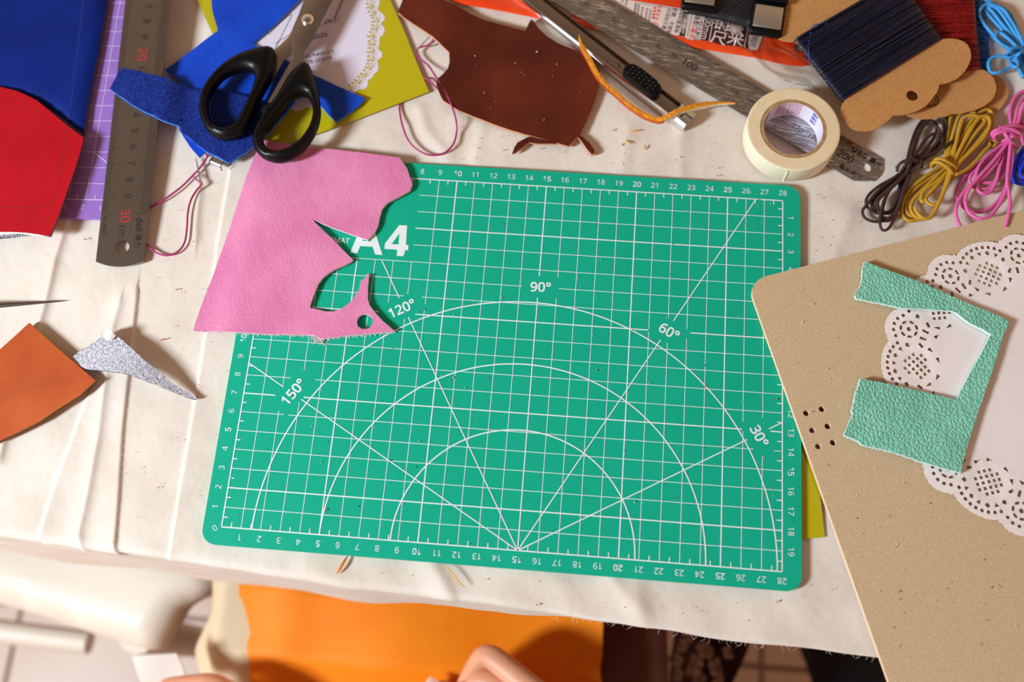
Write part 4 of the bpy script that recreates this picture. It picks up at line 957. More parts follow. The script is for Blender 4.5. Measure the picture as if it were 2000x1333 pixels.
g = MB(); c_ = P(1817, 195, zrc+.0008); g.ring(c_, .0041, .0047, zrc+.0008, 40); g.ring(c_, .0029, .0032, zrc+.0008, 30); g.line(c_+Vector((.0008, -.003, 0)), c_+Vector((.0034, -.0026, 0)), .0004, zrc+.0008); g.obj('printed_emblem', mat('faded black print', S(50, 44, 40), .7), t, sharp=0, label='dark printed ring emblem')
zbc = ZC+.0014
t = thing('thread_card', P(1900, 130, zbc), 'kraft thread card wound with blue thread, lowest of the three', 'thread card', 'thread cards in the upper right corner')
bc_ = [(1800, -40), (1915, -40), (1925, 60), (1932, 138)]+Z(1840, 0, 6.6625, [(640, 965), (700, 985), (760, 1020), (810, 1070), (845, 1130), (858, 1200), (850, 1260), (830, 1310), (800, 1360), (760, 1410)])+[(1945, 222), (1930, 224), (1915, 215), (1880, 200), (1830, 180)]
sheet('kraft_card', PP(bc_, zbc), zbc, .0007, kraftM, res=.006, parent=t)
winding('thread_winding', P(1815, -30, zbc), P(1830, 140, zbc), P(1914, -30, zbc), P(1931, 140, zbc), zbc+.0004, .0009, 30, .00036, blueT, t, seed=5)

# ------------------------------------------------------------------ black ribbed case with latches
zk = .0030
t = thing('tool_case', P(1450, 0, zk), 'black ribbed case with two silver faced latches at the top edge', 'tool case')
cs = [(1300, -90), (1337, -20), (1340, 8), (1347, 18), (1385, 25), (1420, 34), (1470, 46), (1500, 54), (1530, 56), (1546, 48), (1558, 36), (1566, 18), (1570, -10), (1580, -90)]
sheet('case_body', PP(cs, .0075), zk, .0045, blackR, res=.003, lip=.002, parent=t)
g = MB(); r0 = P(1347, 18, .012); r1 = P(1500, 54, .012)
for k in range(28):
    b = P(1330+k*8.3, 14+k*1.9 if k < 24 else 14+24*1.9, .012); e_ = P(1330+k*8.3+82, 14+k*1.9-49-5, .012)
    if k > 24: b = P(1330+k*8.3, 50-(k-24)*6, .012)
    e2 = b+(e_-b)*1.4
    # keep ribs inside the body
    pts = [b.lerp(e2, j/12) for j in range(13)]; ok = inpoly(np.array([(q.x, q.y) for q in pts]), np.array([(q.x, q.y) for q in PP(cs, .0075)]))
    pts = [Vector((q.x, q.y, zk+.0045)) for q, o_ in zip(pts, ok) if o_]
    if len(pts) > 1: g.tube(pts, .00055, 6)
g.obj('ribs', blackR, t, sharp=60)
for cx, cy, w_, h_, rot in ((1370, -22, 33, 40, 6), (1502, 20, 31, 46, 7)):
    a = math.radians(-rot); ctr = P(cx, cy, .011); rx = Vector((math.cos(a), math.sin(a), 0)); ry = Vector((-math.sin(a), math.cos(a), 0)); s_ = 1/3250
    m = MB(); m.box(Vector((ctr.x, ctr.y, .0095)), rx, ry, (0, 0, 1), w_*s_, h_*s_*1.15, .0024, 0, .0016); lt = m.obj('latch', blackP, t, sharp=50)
    m = MB(); m.box(Vector((ctr.x, ctr.y, .0121))-ry*h_*s_*.38, rx, ry, (0, 0, 1), w_*s_*.83, h_*s_*.52, .0005, 0, .0003); m.obj('latch_face', matteS, lt, sharp=50, label='satin silver face plate')
    m = MB(); m.tube([Vector((ctr.x, ctr.y, .0126))+ry*h_*s_*.42-rx*w_*s_*1.02, Vector((ctr.x, ctr.y, .0126))+ry*h_*s_*.42+rx*w_*s_*1.02], .0014, 10); m.obj('hinge_barrel', blackP, lt, sharp=50)

# ------------------------------------------------------------------ bundles of round cord
def bundle(label, x0, y0, s, strands, ties, r, m, endm=None, z0=ZC+.0004, tails=(), seed=1, base=None):
    rg = random.Random(seed); allp = []
    t = thing('cord_bundle', base, label, 'cord', 'bundles of round cord')
    g = MB(); n = len(strands)
    for i, pts in enumerate(strands):
        lay = i*r*.95
        zz = [z0+r+lay+rg.uniform(-.3, .5)*r for _ in pts]
        g.tube(cr([P(u, v, z) for (u, v), z in zip(Z(x0, y0, s, pts), zz)], 7), r, 8)
    g.obj('looped_strands', m, t, sharp=0 or 80)
    for pts in tails:
        g = MB(); zz = np.linspace(z0+r*6, z0+r*3, len(pts)) if base else None
        q = cr([P(u, v, z) for (u, v), z in zip(Z(x0, y0, s, pts), zz)], 7); g.tube(q, r, 8); g.obj('loose_tail', m, t, sharp=80)
    g = MB()
    for pts in ties:
        k = len(pts); zz = [z0+r+(n*r*.95+2.2*r)*max(0, math.sin(math.pi*(.08+.84*j/(k-1)))) for j in range(k)]
        g.tube(cr([P(u, v, z) for (u, v), z in zip(Z(x0, y0, s, pts), zz)], 7), r, 8)
    g.obj('tie', m, t, sharp=80)
    return t
B8 = (1660, 200, 5.1267)
t = bundle('dark brown cord bundle beside the mustard bundle, nearest the short ruler', *B8, [
    [(580, 620), (612, 440), (660, 280), (740, 165), (840, 130), (925, 180), (950, 290), (885, 440), (730, 570), (600, 640), (440, 780), (330, 880), (245, 960), (222, 1030), (262, 1085), (330, 1115), (420, 1095), (480, 1000), (505, 860), (570, 700)],
    [(560, 640), (600, 460), (652, 300), (722, 190), (825, 122), (915, 138), (966, 200), (962, 300), (890, 420), (760, 530), (640, 620), (540, 700), (430, 760), (290, 840), (192, 925), (160, 1000), (190, 1068), (272, 1110), (380, 1100), (452, 1020), (492, 900), (505, 800), (570, 690)],
    [(600, 640), (650, 420), (700, 290), (770, 200), (835, 188), (868, 240), (850, 330), (765, 460), (650, 580), (560, 660), (400, 790), (272, 900), (165, 1030), (126, 1092), (150, 1158), (240, 1195), (342, 1186), (430, 1130), (482, 1040), (520, 900), (575, 740)],
    [(610, 640), (720, 420), (800, 335), (872, 310), (915, 340), (920, 410), (860, 500), (710, 590), (600, 660), (470, 790), (370, 930), (330, 1060), (320, 1150), (370, 1190), (440, 1140), (500, 1020), (545, 870), (610, 700)],
    [(590, 650), (620, 480), (680, 320), (760, 225), (850, 230), (900, 290), (870, 400), (740, 540), (620, 650), (480, 800), (300, 960), (280, 1040), (310, 1130), (390, 1160), (450, 1110), (510, 960), (590, 720)],
    [(620, 600), (560, 720), (470, 810), (400, 880), (342, 980), (312, 1100), (300, 1210), (325, 1278), (382, 1268), (432, 1190), (480, 1080), (540, 900), (600, 740)]],
    [[(470, 690), (500, 620), (580, 585), (660, 600), (720, 650)], [(465, 660), (520, 600), (610, 570), (690, 590), (725, 620)], [(490, 720), (560, 620), (620, 550), (650, 545)], [(640, 690), (700, 640), (715, 590), (690, 550)], [(560, 700), (600, 620), (640, 560)]], .00082, cBrown, tails=[[(680, 580), (720, 552), (800, 520), (900, 470), (1000, 408), (1100, 330), (1175, 262), (1235, 212)]], seed=2, base=P(1775, 320, ZC))
m = MB(); a, b = P(*Z(*B8, [(1205, 237)])[0], ZC+.0032), P(*Z(*B8, [(1245, 205)])[0], ZC+.0030); m.tube([a, b], .00105, 10); m.obj('cord_tip', mat('black tip', S(22, 16, 16), .4), t)
t = bundle('mustard yellow cord bundle tied with two wraps', *B8, [
    [(940, 700), (960, 560), (965, 420), (985, 260), (1015, 145), (1085, 78), (1150, 72), (1240, 100), (1290, 170), (1200, 300), (1090, 480), (1000, 640), (880, 720), (770, 780), (640, 880), (572, 970), (556, 1060), (590, 1128), (660, 1145)],
    [(960, 690), (980, 560), (1005, 420), (1050, 260), (1100, 130), (1200, 52), (1300, 44), (1352, 66), (1300, 112), (1190, 200), (1100, 330), (1030, 480), (980, 620), (900, 650), (760, 740), (620, 850), (546, 950), (515, 1060), (530, 1138), (592, 1184), (690, 1176)],
    [(985, 690), (1020, 570), (1070, 430), (1150, 290), (1250, 150), (1340, 80), (1402, 82), (1430, 150), (1415, 250), (1330, 372), (1190, 515), (1090, 610), (960, 660), (830, 780), (700, 905), (622, 1000), (612, 1080), (650, 1138), (720, 1168)],
    [(1000, 680), (1060, 560), (1120, 420), (1210, 260), (1300, 170), (1372, 130), (1412, 190), (1350, 305), (1210, 480), (1080, 600), (980, 690), (880, 790), (770, 862), (722, 920), (714, 985), (742, 990), (775, 935), (870, 830), (980, 700)],
    [(1020, 690), (1140, 480), (1250, 320), (1345, 205), (1330, 165), (1230, 130), (1150, 150), (1110, 220), (1060, 420), (1010, 640), (940, 880), (898, 985), (840, 1030), (782, 1008), (750, 970)],
    [(1040, 690), (1100, 600), (1240, 460), (1350, 340), (1400, 230), (1380, 150), (1290, 160), (1180, 330), (1060, 560), (1000, 740), (960, 850), (905, 975), (845, 1100), (785, 1162), (722, 1152), (668, 1095), (650, 1050)]],
    [[(835, 640), (850, 585), (900, 565), (980, 600), (1050, 650), (1085, 700)], [(820, 650), (826, 610), (880, 600), (960, 640), (1020, 700), (1040, 760)]], .00108, cYel, tails=[[(1060, 720), (1110, 705), (1180, 665), (1260, 590), (1345, 490), (1405, 430)]], seed=3, base=P(1850, 320, ZC))
m = MB()
kc = P(*Z(*B8, [(1418, 412)])[0], ZC+.0028)
m.tube(cr([kc+Vector((math.cos(a)*.0020*(1+.15*math.cos(3*a)), math.sin(a)*.0020, .0010*math.sin(2.5*a))) for a in np.linspace(0, 9.5, 22)], 3), .0009, 7)
rg = random.Random(3)
for _ in range(40):
    d = Vector((rg.uniform(-1, 1), rg.uniform(-1, 1), rg.uniform(-.3, 1))).normalized(); m.tube([kc+d*.0016, kc+d*rg.uniform(.003, .0048)], .00008, 3)
m.obj('frayed_knot', cYel, t, sharp=80)
C7 = (1820, 160, 4.595)
t = bundle('pink cord bundle with wide open loops beside the hardboard', *C7, [
    [(690, 470), (706, 390), (700, 280), (722, 180), (772, 112), (840, 82), (900, 120), (900, 250), (800, 380), (690, 480), (560, 620), (440, 720), (300, 845), (232, 950), (222, 1040), (300, 1138), (420, 1170), (540, 1120), (632, 1010), (682, 860), (702, 700), (690, 560)],
    [(700, 470), (738, 380), (768, 240), (820, 150), (880, 130), (930, 240), (850, 380), (720, 480), (690, 560), (660, 720), (622, 840), (552, 898), (452, 902), (425, 870), (500, 800), (610, 690), (680, 540)],
    [(710, 470), (765, 390), (800, 280), (850, 160), (900, 150), (920, 280), (800, 420), (700, 500), (600, 600), (450, 740), (345, 850), (360, 930), (450, 965), (545, 930), (620, 780), (680, 560)],
    [(690, 500), (620, 570), (500, 665), (422, 760), (392, 870), (400, 950), (450, 1003), (522, 988), (574, 900), (605, 780), (650, 640), (690, 500)],
    [(680, 520), (600, 690), (520, 800), (430, 880), (322, 950), (255, 1040), (216, 1140), (226, 1232), (258, 1298)],
    [(700, 520), (560, 700), (400, 880), (335, 960), (300, 1060), (332, 1170), (422, 1226), (515, 1208), (602, 1105), (662, 980), (695, 850), (722, 680), (712, 540)],
    [(710, 520), (690, 720), (676, 900), (700, 1060), (688, 1190), (660, 1300)]],
    [[(565, 520), (540, 462), (600, 425), (700, 395), (790, 402), (830, 440)], [(605, 400), (650, 455), (690, 515), (770, 592)], [(635, 535), (720, 492), (812, 500)], [(560, 510), (600, 440), (700, 425), (790, 470), (820, 565)], [(580, 530), (560, 480), (640, 445), (740, 445), (800, 480)]], .00100, cPink, seed=4, base=P(1940, 300, ZC))
bundle('royal blue cord bundle at the right edge above the hardboard', *C7, [
    [(860, 560), (800, 630), (745, 710), (712, 800), (728, 880), (790, 915), (880, 905), (980, 860), (1000, 720), (950, 600), (860, 560)],
    [(900, 570), (830, 650), (775, 740), (740, 820), (760, 885), (850, 895), (960, 830), (970, 700), (900, 570)],
    [(880, 600), (800, 700), (780, 780), (830, 800), (930, 790), (960, 700), (880, 600)],
    [(880, 640), (820, 740), (790, 830), (850, 860), (950, 790), (940, 680), (880, 640)]], [[(900, 760), (950, 740), (1000, 700)]], .00105, cRoy, seed=5, base=P(2005, 330, ZC))
B6 = (1840, 0, 6.6625)
bundle('sky blue cord bundle knotted at the right edge beside the thread cards', *B6, [
    [(940, 690), (880, 620), (760, 560), (600, 430), (482, 285), (432, 175), (460, 92), (530, 70), (625, 100), (720, 200), (840, 360), (960, 540), (1000, 680), (1080, 860), (1160, 980)],
    [(950, 690), (990, 590), (830, 440), (700, 300), (562, 150), (490, 50), (522, 2), (600, 20), (760, 92), (880, 182), (962, 350), (1040, 545), (1060, 700), (1140, 900)],
    [(960, 690), (1000, 580), (880, 430), (762, 290), (662, 160), (602, 102), (660, 88), (742, 140), (842, 280), (962, 462), (1030, 570), (1000, 720), (1040, 900), (1080, 1020)],
    [(930, 700), (880, 610), (702, 482), (562, 335), (490, 215), (500, 122), (570, 62), (682, 70), (802, 130), (902, 282), (1002, 452), (1060, 600), (1100, 760), (1200, 940)],
    [(930, 700), (900, 642), (782, 582), (692, 492), (740, 420), (880, 520), (1000, 640)],
    [(950, 720), (872, 752), (760, 728), (662, 748), (610, 800), (605, 870), (642, 948), (740, 942), (832, 902), (930, 850), (950, 760), (1000, 900), (1060, 1010)]],
    [[(870, 720), (850, 690), (900, 640), (1000, 618), (1090, 655)], [(885, 740), (895, 830), (950, 872), (985, 850), (965, 760), (930, 690)], [(935, 760), (1000, 700), (1090, 640)]], .00102, cSky, seed=6, base=P(1965, 90, ZC))

# ------------------------------------------------------------------ hardboard, doily, mint leather
zh = .0006; TH = .0030
cpts = []
c0, c1, c2 = P(1450, 551.5, zh+TH), P(1990, 412.6, zh+TH), P(2150, 372, zh+TH)
l0, l1 = P(1474, 592, zh+TH), P(1736, 1333, zh+TH)
dt = (c1-c0).normalized(); dl = (l1-l0).normalized()
den = dt.x*dl.y-dt.y*dl.x; k = ((l0.x-c0.x)*dl.y-(l0.y-c0.y)*dl.x)/den; V0 = c0+dt*k       # where the two straight edges meet
rr = .0105; dd_ = math.acos(max(-1, min(1, dt.dot(dl)))); tl = rr/math.tan(dd_/2)
pA, pB = V0+dt*tl, V0+dl*tl
bis = (dt+dl).normalized(); cC = V0+bis*(rr/math.sin(dd_/2)); aa = math.atan2((pA-cC).y, (pA-cC).x); ab = math.atan2((pB-cC).y, (pB-cC).x)
if ab < aa: ab += 2*math.pi
out_ = [(cC.x+rr*math.cos(aa+(ab-aa)*k/10), cC.y+rr*math.sin(aa+(ab-aa)*k/10)) for k in range(11)]
e1 = l0+dl*.32; out_ += [(e1.x, e1.y), (e1.x+.20, e1.y+.05), ((V0+dt*.24).x, (V0+dt*.24).y)]
hls = []
for u, v in ((1574.6, 807.3), (1605, 799.3), (1586.4, 841), (1616.6, 833), (1597.8, 872.4), (1627, 865)):
    q = P(u, v, zh+TH); hls.append([(q.x+.00155*math.cos(a), q.y+.00155*math.sin(a)) for a in np.linspace(0, 2*math.pi, 16, endpoint=False)])
sheet('hardboard', out_, zh, TH, [mdfM, mdfE], holes=hls, res=.02, label='light brown hardboard sheet with six punched holes and a rounded corner', cat='board')
# doily
zd = zh+TH+.0004; dc = Vector((.26878, .00543)); NS = 11; A0 = math.radians(111.2)
def pol(r, a): return (dc.x+r*math.cos(a), dc.y+r*math.sin(a))
step = 2*math.pi/NS
outl = []
for k in range(NS*48):
    a = k/(NS*48)*2*math.pi; ph = ((a-A0)/step) % 1.0      # 0 = medallion centre, .5 = flower centre
    x = ph if ph < .5 else 1-ph
    big = math.sqrt(max(0, 1-(x/.31)**2)) if x < .31 else 0; sm = math.sqrt(max(0, 1-((.5-x)/.22)**2)) if x > .28 else 0
    r = .0738+.0054*big+.0070*sm+.00045*abs(math.sin(a*NS*9))
    outl.append(pol(r, a))
holes_d = []
def hole(cx, cy, rx, ry, ang, n=8, sq=False):
    o_ = []; rx, ry = rx*1.16, ry*1.16
    for k in range(n):
        q = 2*math.pi*(k+.5)/n; x, y = math.cos(q), math.sin(q)
        if sq: mx_ = max(abs(x), abs(y)); x, y = x/mx_, y/mx_
        o_.append((cx+rx*x*math.cos(ang)-ry*y*math.sin(ang), cy+rx*x*math.sin(ang)+ry*y*math.cos(ang)))
    holes_d.append(o_)
def tri(a, b, c): holes_d.append([a, b, c])
def loc(mc, a, r, q):    # polar around a motif centre; q = 0 points outwards
    return mc[0]+r*math.cos(a+q), mc[1]+r*math.sin(a+q)
for s in range(NS):
    a = A0+s*step; mc = pol(.0612, a); rgd = random.Random(s)
    for i in range(-2, 3):
        for j in range(-2, 3):
            if abs(i)+abs(j) > 3: continue
            q = math.pi/4; x, y = .0028*(i*math.cos(q)-j*math.sin(q)), .0028*(i*math.sin(q)+j*math.cos(q))
            if math.hypot(x, y) > .0070 or rgd.random() < .06: continue
            hole(mc[0]+x*math.cos(a)-y*math.sin(a), mc[1]+x*math.sin(a)+y*math.cos(a), .00098, .00098, a+q, 4)
    for k in range(-3, 4):      # eyelets round the outer side of the medallion
        q = k*.37; p = loc(mc, a, .0119, q)
        if math.hypot(p[0]-dc.x, p[1]-dc.y) < .0765: hole(*p, .0013, .0012, a+q+(.8 if k % 2 else 0), 4 if k % 2 else 3)
    for k in range(-4, 5):      # round pearls at the rim
        q = k*.205; p = loc(mc, a, .0152, q)
        if math.hypot(p[0]-dc.x, p[1]-dc.y) < .0772: hole(*p, .00088, .00088, a, 8)
    for sg in (-1, 1):
        for q in (2.15, 2.72): p = loc(mc, a, .0112, sg*q); hole(*p, .0019, .0010, a+sg*q+math.pi/2, 3)
        p = loc(mc, a, .0113, sg*1.70); hole(*p, .0017, .0009, a+sg*1.70+.9, 4)
    fa = a+step/2; fcn = pol(.0688, fa)
    hole(*fcn, .0011, .0011, fa, 8)
    for k in range(7):
        q = 2*math.pi*k/7+.2; p = loc(fcn, fa, .0041, q); hole(*p, .0007, .0014, fa+q, 6)
    for k in range(-2, 3):
        p = loc(fcn, fa, .0078, k*.44)
        if math.hypot(p[0]-dc.x, p[1]-dc.y) < .0785: hole(*p, .00085, .00085, fa, 8)
    for k in (-1, 1):
        p = pol(.0606, fa+k*.034); hole(*p, .0021, .0009, fa+k*.12, 4)
        p = pol(.0548, fa+k*.030); hole(*p, .0017, .0010, fa+math.pi/2+k*.5, 3)
    p = pol(.0588, fa); hole(*p, .0022, .0010, fa, 5)
    p = pol(.0535, fa); hole(*p, .0015, .0010, fa, 3)
# drop holes that touch one another
keep = []; cen = [(np.mean([q[0] for q in h_]), np.mean([q[1] for q in h_]), max(math.hypot(q[0]-np.mean([w_[0] for w_ in h_]), q[1]-np.mean([w_[1] for w_ in h_])) for q in h_)) for h_ in holes_d]
for i, (x, y, r) in enumerate(cen):
    if all(math.hypot(x-cen[j][0], y-cen[j][1]) > (r+cen[j][2])*.92 for j in keep): keep.append(i)
def hd(x, y):
    r = math.hypot(x-dc.x, y-dc.y); a = math.atan2(y-dc.y, x-dc.x); ph = ((a-A0)/step) % 1.0; f = min(1, max(0, (r-.050)/.004))
    mcx, mcy = pol(.0612, A0+round((a-A0)/step)*step); d = math.hypot(x-mcx, y-mcy)
    return .0004+f*(.00022*math.cos(min(d, .012)*520)+.00012*math.sin(a*140)*math.sin(r*900))+.0003*math.sin(x*60)*math.sin(y*75)
do = sheet('doily', outl, zd, .00018, paperM, holes=[holes_d[i] for i in keep], h=hd, res=.0022, sharp=35, label='white paper lace doily partly under the mint leather', cat='doily')
mn = Z(1640, 590, 3.809, [(1219, 128), (1255, 152), (1230, 215), (1205, 262), (1155, 430), (1100, 600), (1045, 765), (1000, 900), (965, 1010), (940, 1090), (895, 1276), (800, 1250), (700, 1222), (600, 1190), (500, 1155), (400, 1120), (300, 1096), (200, 1075), (155, 1060), (140, 1040), (30, 992), (60, 920), (98, 832), (84, 815), (100, 760), (112, 700), (130, 640), (150, 577), (320, 605), (500, 645), (700, 690), (868, 731), (900, 660), (960, 545), (1040, 400), (1120, 247), (1060, 208), (960, 160), (870, 90), (830, 72), (640, 58), (448, 48)])
mn += Z(1450, 400, 3.333, [(950, 655), (850, 635), (790, 622), (742, 612), (732, 590), (765, 540), (778, 480), (782, 420), (795, 372), (900, 412), (1110, 490), (1280, 565), (1450, 640), (1600, 700)])
zmt = zd+.0009
def hm(x, y): return .0006+.0004*math.sin(x*80)*math.cos(y*65)+.0012*max(0, min(1, (x-.235)/.03))
mo = sheet('leather_piece', PP(mn, zmt+.002), zmt, .0021, [mintM, mintE], h=hm, res=.0035, rough=.00007, label='mint green pebbled leather offcut with a square notch on the doily', cat='leather piece')
fray(Z(1640, 590, 3.809, [(30, 992), (200, 1075), (400, 1120), (600, 1190), (895, 1276)]), 220, .0010, zmt+.0012, mintE, mo, seed=11, sd=1)
fray(Z(1640, 590, 3.809, [(150, 577), (100, 760), (98, 832), (30, 992)]), 110, .0009, zmt+.0012, mintE, mo, seed=12, sd=1)
fray(Z(1450, 400, 3.333, [(795, 372), (782, 480), (732, 590), (742, 612), (850, 635), (1020, 675)]), 110, .0009, zmt+.0012, mintE, mo, seed=13, sd=1)
m = MB(); yz = ZC+.0008
sheet('card_sheet', PP([(1500, 870), (1592, 870), (1611, 1050), (1560, 1054), (1500, 1058)], yz), ZC+.0004, .0003, yellowM, res=.01, label='yellow card edge poking out between the green mat and the hardboard', cat='card')

# ------------------------------------------------------------------ left side scraps and awl
zt_ = ZC+.0026
tn = Z(0, 550, 3.808, [(215, 307), (330, 408), (450, 515), (580, 625), (720, 745), (600, 850), (440, 945), (300, 1040), (150, 1115), (0, 1185), (-200, 1270), (-330, 1290), (-330, 800), (-200, 680), (0, 505), (100, 415)])
sheet('leather_piece', PP(tn, zt_+.002), zt_, .0020, [tanM, mat('olive raw edge', S(110, 84, 50), .9)], h=lambda x, y: .0003*math.sin(x*80)+.0012*max(0, min(1, (x+.235)/.02)), res=.005, label='orange tan leather square corner at the left edge', cat='leather piece')
gs = Z(0, 550, 3.808, [(520, 570), (575, 525), (640, 490), (700, 455), (745, 428), (775, 400), (800, 372), (832, 378), (868, 410), (905, 430), (980, 495), (1060, 570), (1180, 668), (1290, 760), (1380, 818), (1460, 870), (1420, 872), (1320, 838), (1200, 792), (1100, 755), (1000, 716), (915, 697), (830, 682), (730, 670), (640, 655), (570, 620)])
def hg(x, y):
    a, b = P(147, 700, 0), P(380, 778, 0); s = (Vector((x, y, 0))-a).dot((b-a))/(b-a).length_squared; s = max(0, min(1, s)); return .0006+.0058*math.sin(math.pi*min(1, s*1.02))**1.2
go = sheet('suede_scrap', PP(gs, .001), ZC+.0010, .0017, [greyS, mat('dark grey edge', S(104, 92, 96), .8)], h=hg, res=.0025, rough=.0001, label='grey suede triangle scrap curling up beside the tan square', cat='leather scrap')
pp_ = Z(0, 550, 3.808, [(755, 400), (770, 372), (800, 362), (832, 372), (868, 408), (850, 430), (826, 446), (800, 442), (775, 420)])
sheet('paper_scrap', PP(pp_, .0045), .0056, .0002, [paperM], h=lambda x, y: .0004*math.sin(x*900), res=.0015, parent=go, label='white folded paper tip')
t = thing('awl', P(60, 593, .0), 'dark tapered awl tip pointing in from the left edge', 'awl')
m = MB(); a, b = P(-90, 603, .0035), P(131, 588, ZC+.0008); m.tube([a.lerp(b, k) for k in (0, .35, .7, .92, 1)], [.0019, .00145, .0008, .00035, .00008], 14); m.obj('awl_spike', awlM, t)
m = MB(); d = (a-b).normalized(); m.tube([a-d*.004, a+d*.002, a+d*.012, a+d*.04, a+d*.06, a+d*.063], [.0022, .005, .0075, .0095, .008, .004], 20); m.obj('awl_handle', woodM, t)

# ------------------------------------------------------------------ shavings and crumbs
def shaving(pts, wd, z, m, label, nm='leather_shaving', cat='shaving', grp=None):
    q = cr([P(u, v, z+(.0006 if 0 < i < len(pts)-1 else 0)) for i, (u, v) in enumerate(pts)], 5); g = MB(); n = len(q); g.tube(q, [wd*(.25+.75*math.sin(math.pi*(i+.5)/n)) for i in range(n)], 5, flat=.5); g.obj(nm, m, label=label, cat=cat, group=grp)
spM = mat('orange splinter', S(206, 112, 26), .7); spP = mat('pale shaving', S(216, 170, 96), .8)
shaving([(679, 1087), (672, 1098), (664, 1112), (658, 1122)], .0008, ZC+.0012, spM, 'orange leather splinter below the number six of the green mat')
shaving([(868, 1103), (877, 1114), (888, 1126), (900, 1142), (908, 1148)], .0005, ZC+.0020, spP, 'pale thin shaving on the cloth below the middle of the green mat')
for pts, l in ((z3([(1308, 1030), (1350, 1022), (1405, 1015)]), 'straight pale shaving on the cloth just below the craft knife'), (z3([(1280, 1095), (1305, 1108), (1340, 1120)]), 'pale shaving under the knife nearest the brown offcut'), (z3([(1418, 1168), (1432, 1148), (1440, 1132)]), 'stubby ochre shaving standing upright in the picture below the knife'), (z3([(1180, 1020), (1195, 1010)]), 'tiny pale flake between the brown offcut and the knife')):
    shaving(pts, .0006, ZC+.0010, spP, l)
for pts, l in ((Z(0, 550, 3.808, [(1190, 440), (1215, 430), (1245, 427)]), 'dark red fibre on the cloth above the grey suede scrap'), (z7([(1370, 1058), (1395, 1062)]), 'short red fibre on the cloth left of the pink leather'), (z7([(650, 665), (680, 672)]), 'short red fibre below the red panel')):
    shaving(pts, .0003, ZC+.0010, mat('red fibre', S(170, 60, 60), .9), l, 'fibre', 'fibre')
rg = random.Random(12); crM = [mat('red crumb', S(196, 84, 78), .9), mat('ochre crumb', S(190, 120, 54), .9), mat('dark crumb', S(84, 66, 66), .9), mat('pale crumb', S(225, 215, 205), .9)]
def crumbs(name, region, n, z, wts, label, smin=.00014, smax=.00036):
    g = MB(); poly = np.array([tuple(P(u, v, z))[:2] for u, v in region]); mn_, mx_ = poly.min(0), poly.max(0); k = 0
    while k < n:
        x, y = rg.uniform(mn_[0], mx_[0]), rg.uniform(mn_[1], mx_[1])
        if not inpoly(np.array([[x, y]]), poly)[0]: continue
        k += 1; s = rg.uniform(smin, smax)*(1.6 if rg.random() < .1 else 1); a = rg.uniform(0, 3.14); l = s*rg.uniform(1, 2.2)
        ax_, ay_ = Vector((math.cos(a), math.sin(a), 0)), Vector((-math.sin(a), math.cos(a), 0))
        g.box((x, y, z+s*.5), ax_, ay_, (0, 0, 1), l/2, s/2*rg.uniform(.5, 1), s*.5, rg.choices(range(4), wts)[0])
    g.obj(name, crM, label=label, cat='crumbs', kind='stuff', sharp=0)
crumbs('leather_crumbs', [(300, 420), (440, 330), (470, 330), (400, 640), (470, 655), (400, 1060), (330, 1060), (150, 1080), (150, 870), (330, 800), (390, 780), (380, 700), (250, 640), (270, 530)], 55, ZC+.0006, (5, 1, 2, 0), 'tiny red and dark leather crumbs scattered on the left of the cloth')
crumbs('leather_crumbs', [(640, 1100), (1560, 1165), (1570, 1060), (1610, 1060), (1650, 1200), (1400, 1225), (900, 1165)], 30, ZC+.0006, (4, 2, 1, 0), 'tiny leather crumbs scattered on the front of the cloth')
crumbs('leather_crumbs', [(880, 235), (1110, 292), (1330, 250), (1440, 240), (1440, 320), (1500, 355), (860, 310)], 70, ZC+.0006, (2, 5, 1, 0), 'tiny ochre leather crumbs on the cloth behind the green mat')
crumbs('leather_crumbs', [(1580, 380), (1680, 330), (1690, 450), (1580, 510)], 25, ZC+.0006, (3, 2, 2, 0), 'tiny leather crumbs on the cloth beside the hardboard corner')
crumbs('leather_crumbs', [(820, 330), (1540, 370), (1470, 560), (1560, 860), (1560, 1140), (420, 1050), (480, 670), (780, 660), (810, 500)], 130, .0002, (1, 4, 2, 4), 'tiny ochre and pale leather crumbs scattered on the green mat', .00016, .0004)
crumbs('leather_crumbs', [(1500, 560), (1650, 540), (1640, 900), (1800, 930), (1850, 1010), (2000, 1070), (2000, 1330), (1740, 1330)], 60, zh+TH+.0001, (2, 2, 2, 4), 'tiny crumbs scattered on the hardboard', .00016, .0004)
crumbs('dust_specks', [(880, 60), (1140, 120), (1120, 270), (900, 200)], 14, .0012, (0, 0, 0, 1), 'pale dust specks on the brown leather', .0002, .0004)
# ------------------------------------------------------------------ below the table: chair, lap, person
zs2 = -.30
t = thing('plastic_chair', P(120, 1180, ZF), 'ivory plastic chair with a rounded seat below the table at the left', 'chair')
st = cr(PP([(-260, 1080), (-100, 1020), (150, 1020), (420, 1100), (400, 1150), (352, 1180), (330, 1215), (305, 1252), (280, 1268), (240, 1262), (180, 1243), (100, 1217), (0, 1184), (-120, 1150), (-240, 1120)], zs2), 4, True)
sheet('seat', [(q.x, q.y) for q in st], zs2-.03, .03, chairM, res=.012, lip=.022, parent=t, h=lambda x, y: -.008*math.exp(-((x+.36)/.08)**2), sharp=80)
m = MB()
for (u, v) in ((270, 1238), (-200, 1110), (-80, 1040), (350, 1110)):
    a = P(u, v, zs2-.02); m2 = MB(); m2.tube([a+Vector((0, 0, 0)), Vector((a.x*1.05, a.y-.01, ZF))], [.016, .012], 12); m2.obj('leg', chairM, t)
m = MB(); m.tube([P(-60, 1226, -.48), P(175, 1256, -.48)], .011, 10); m.obj('stretcher', chairM, t)

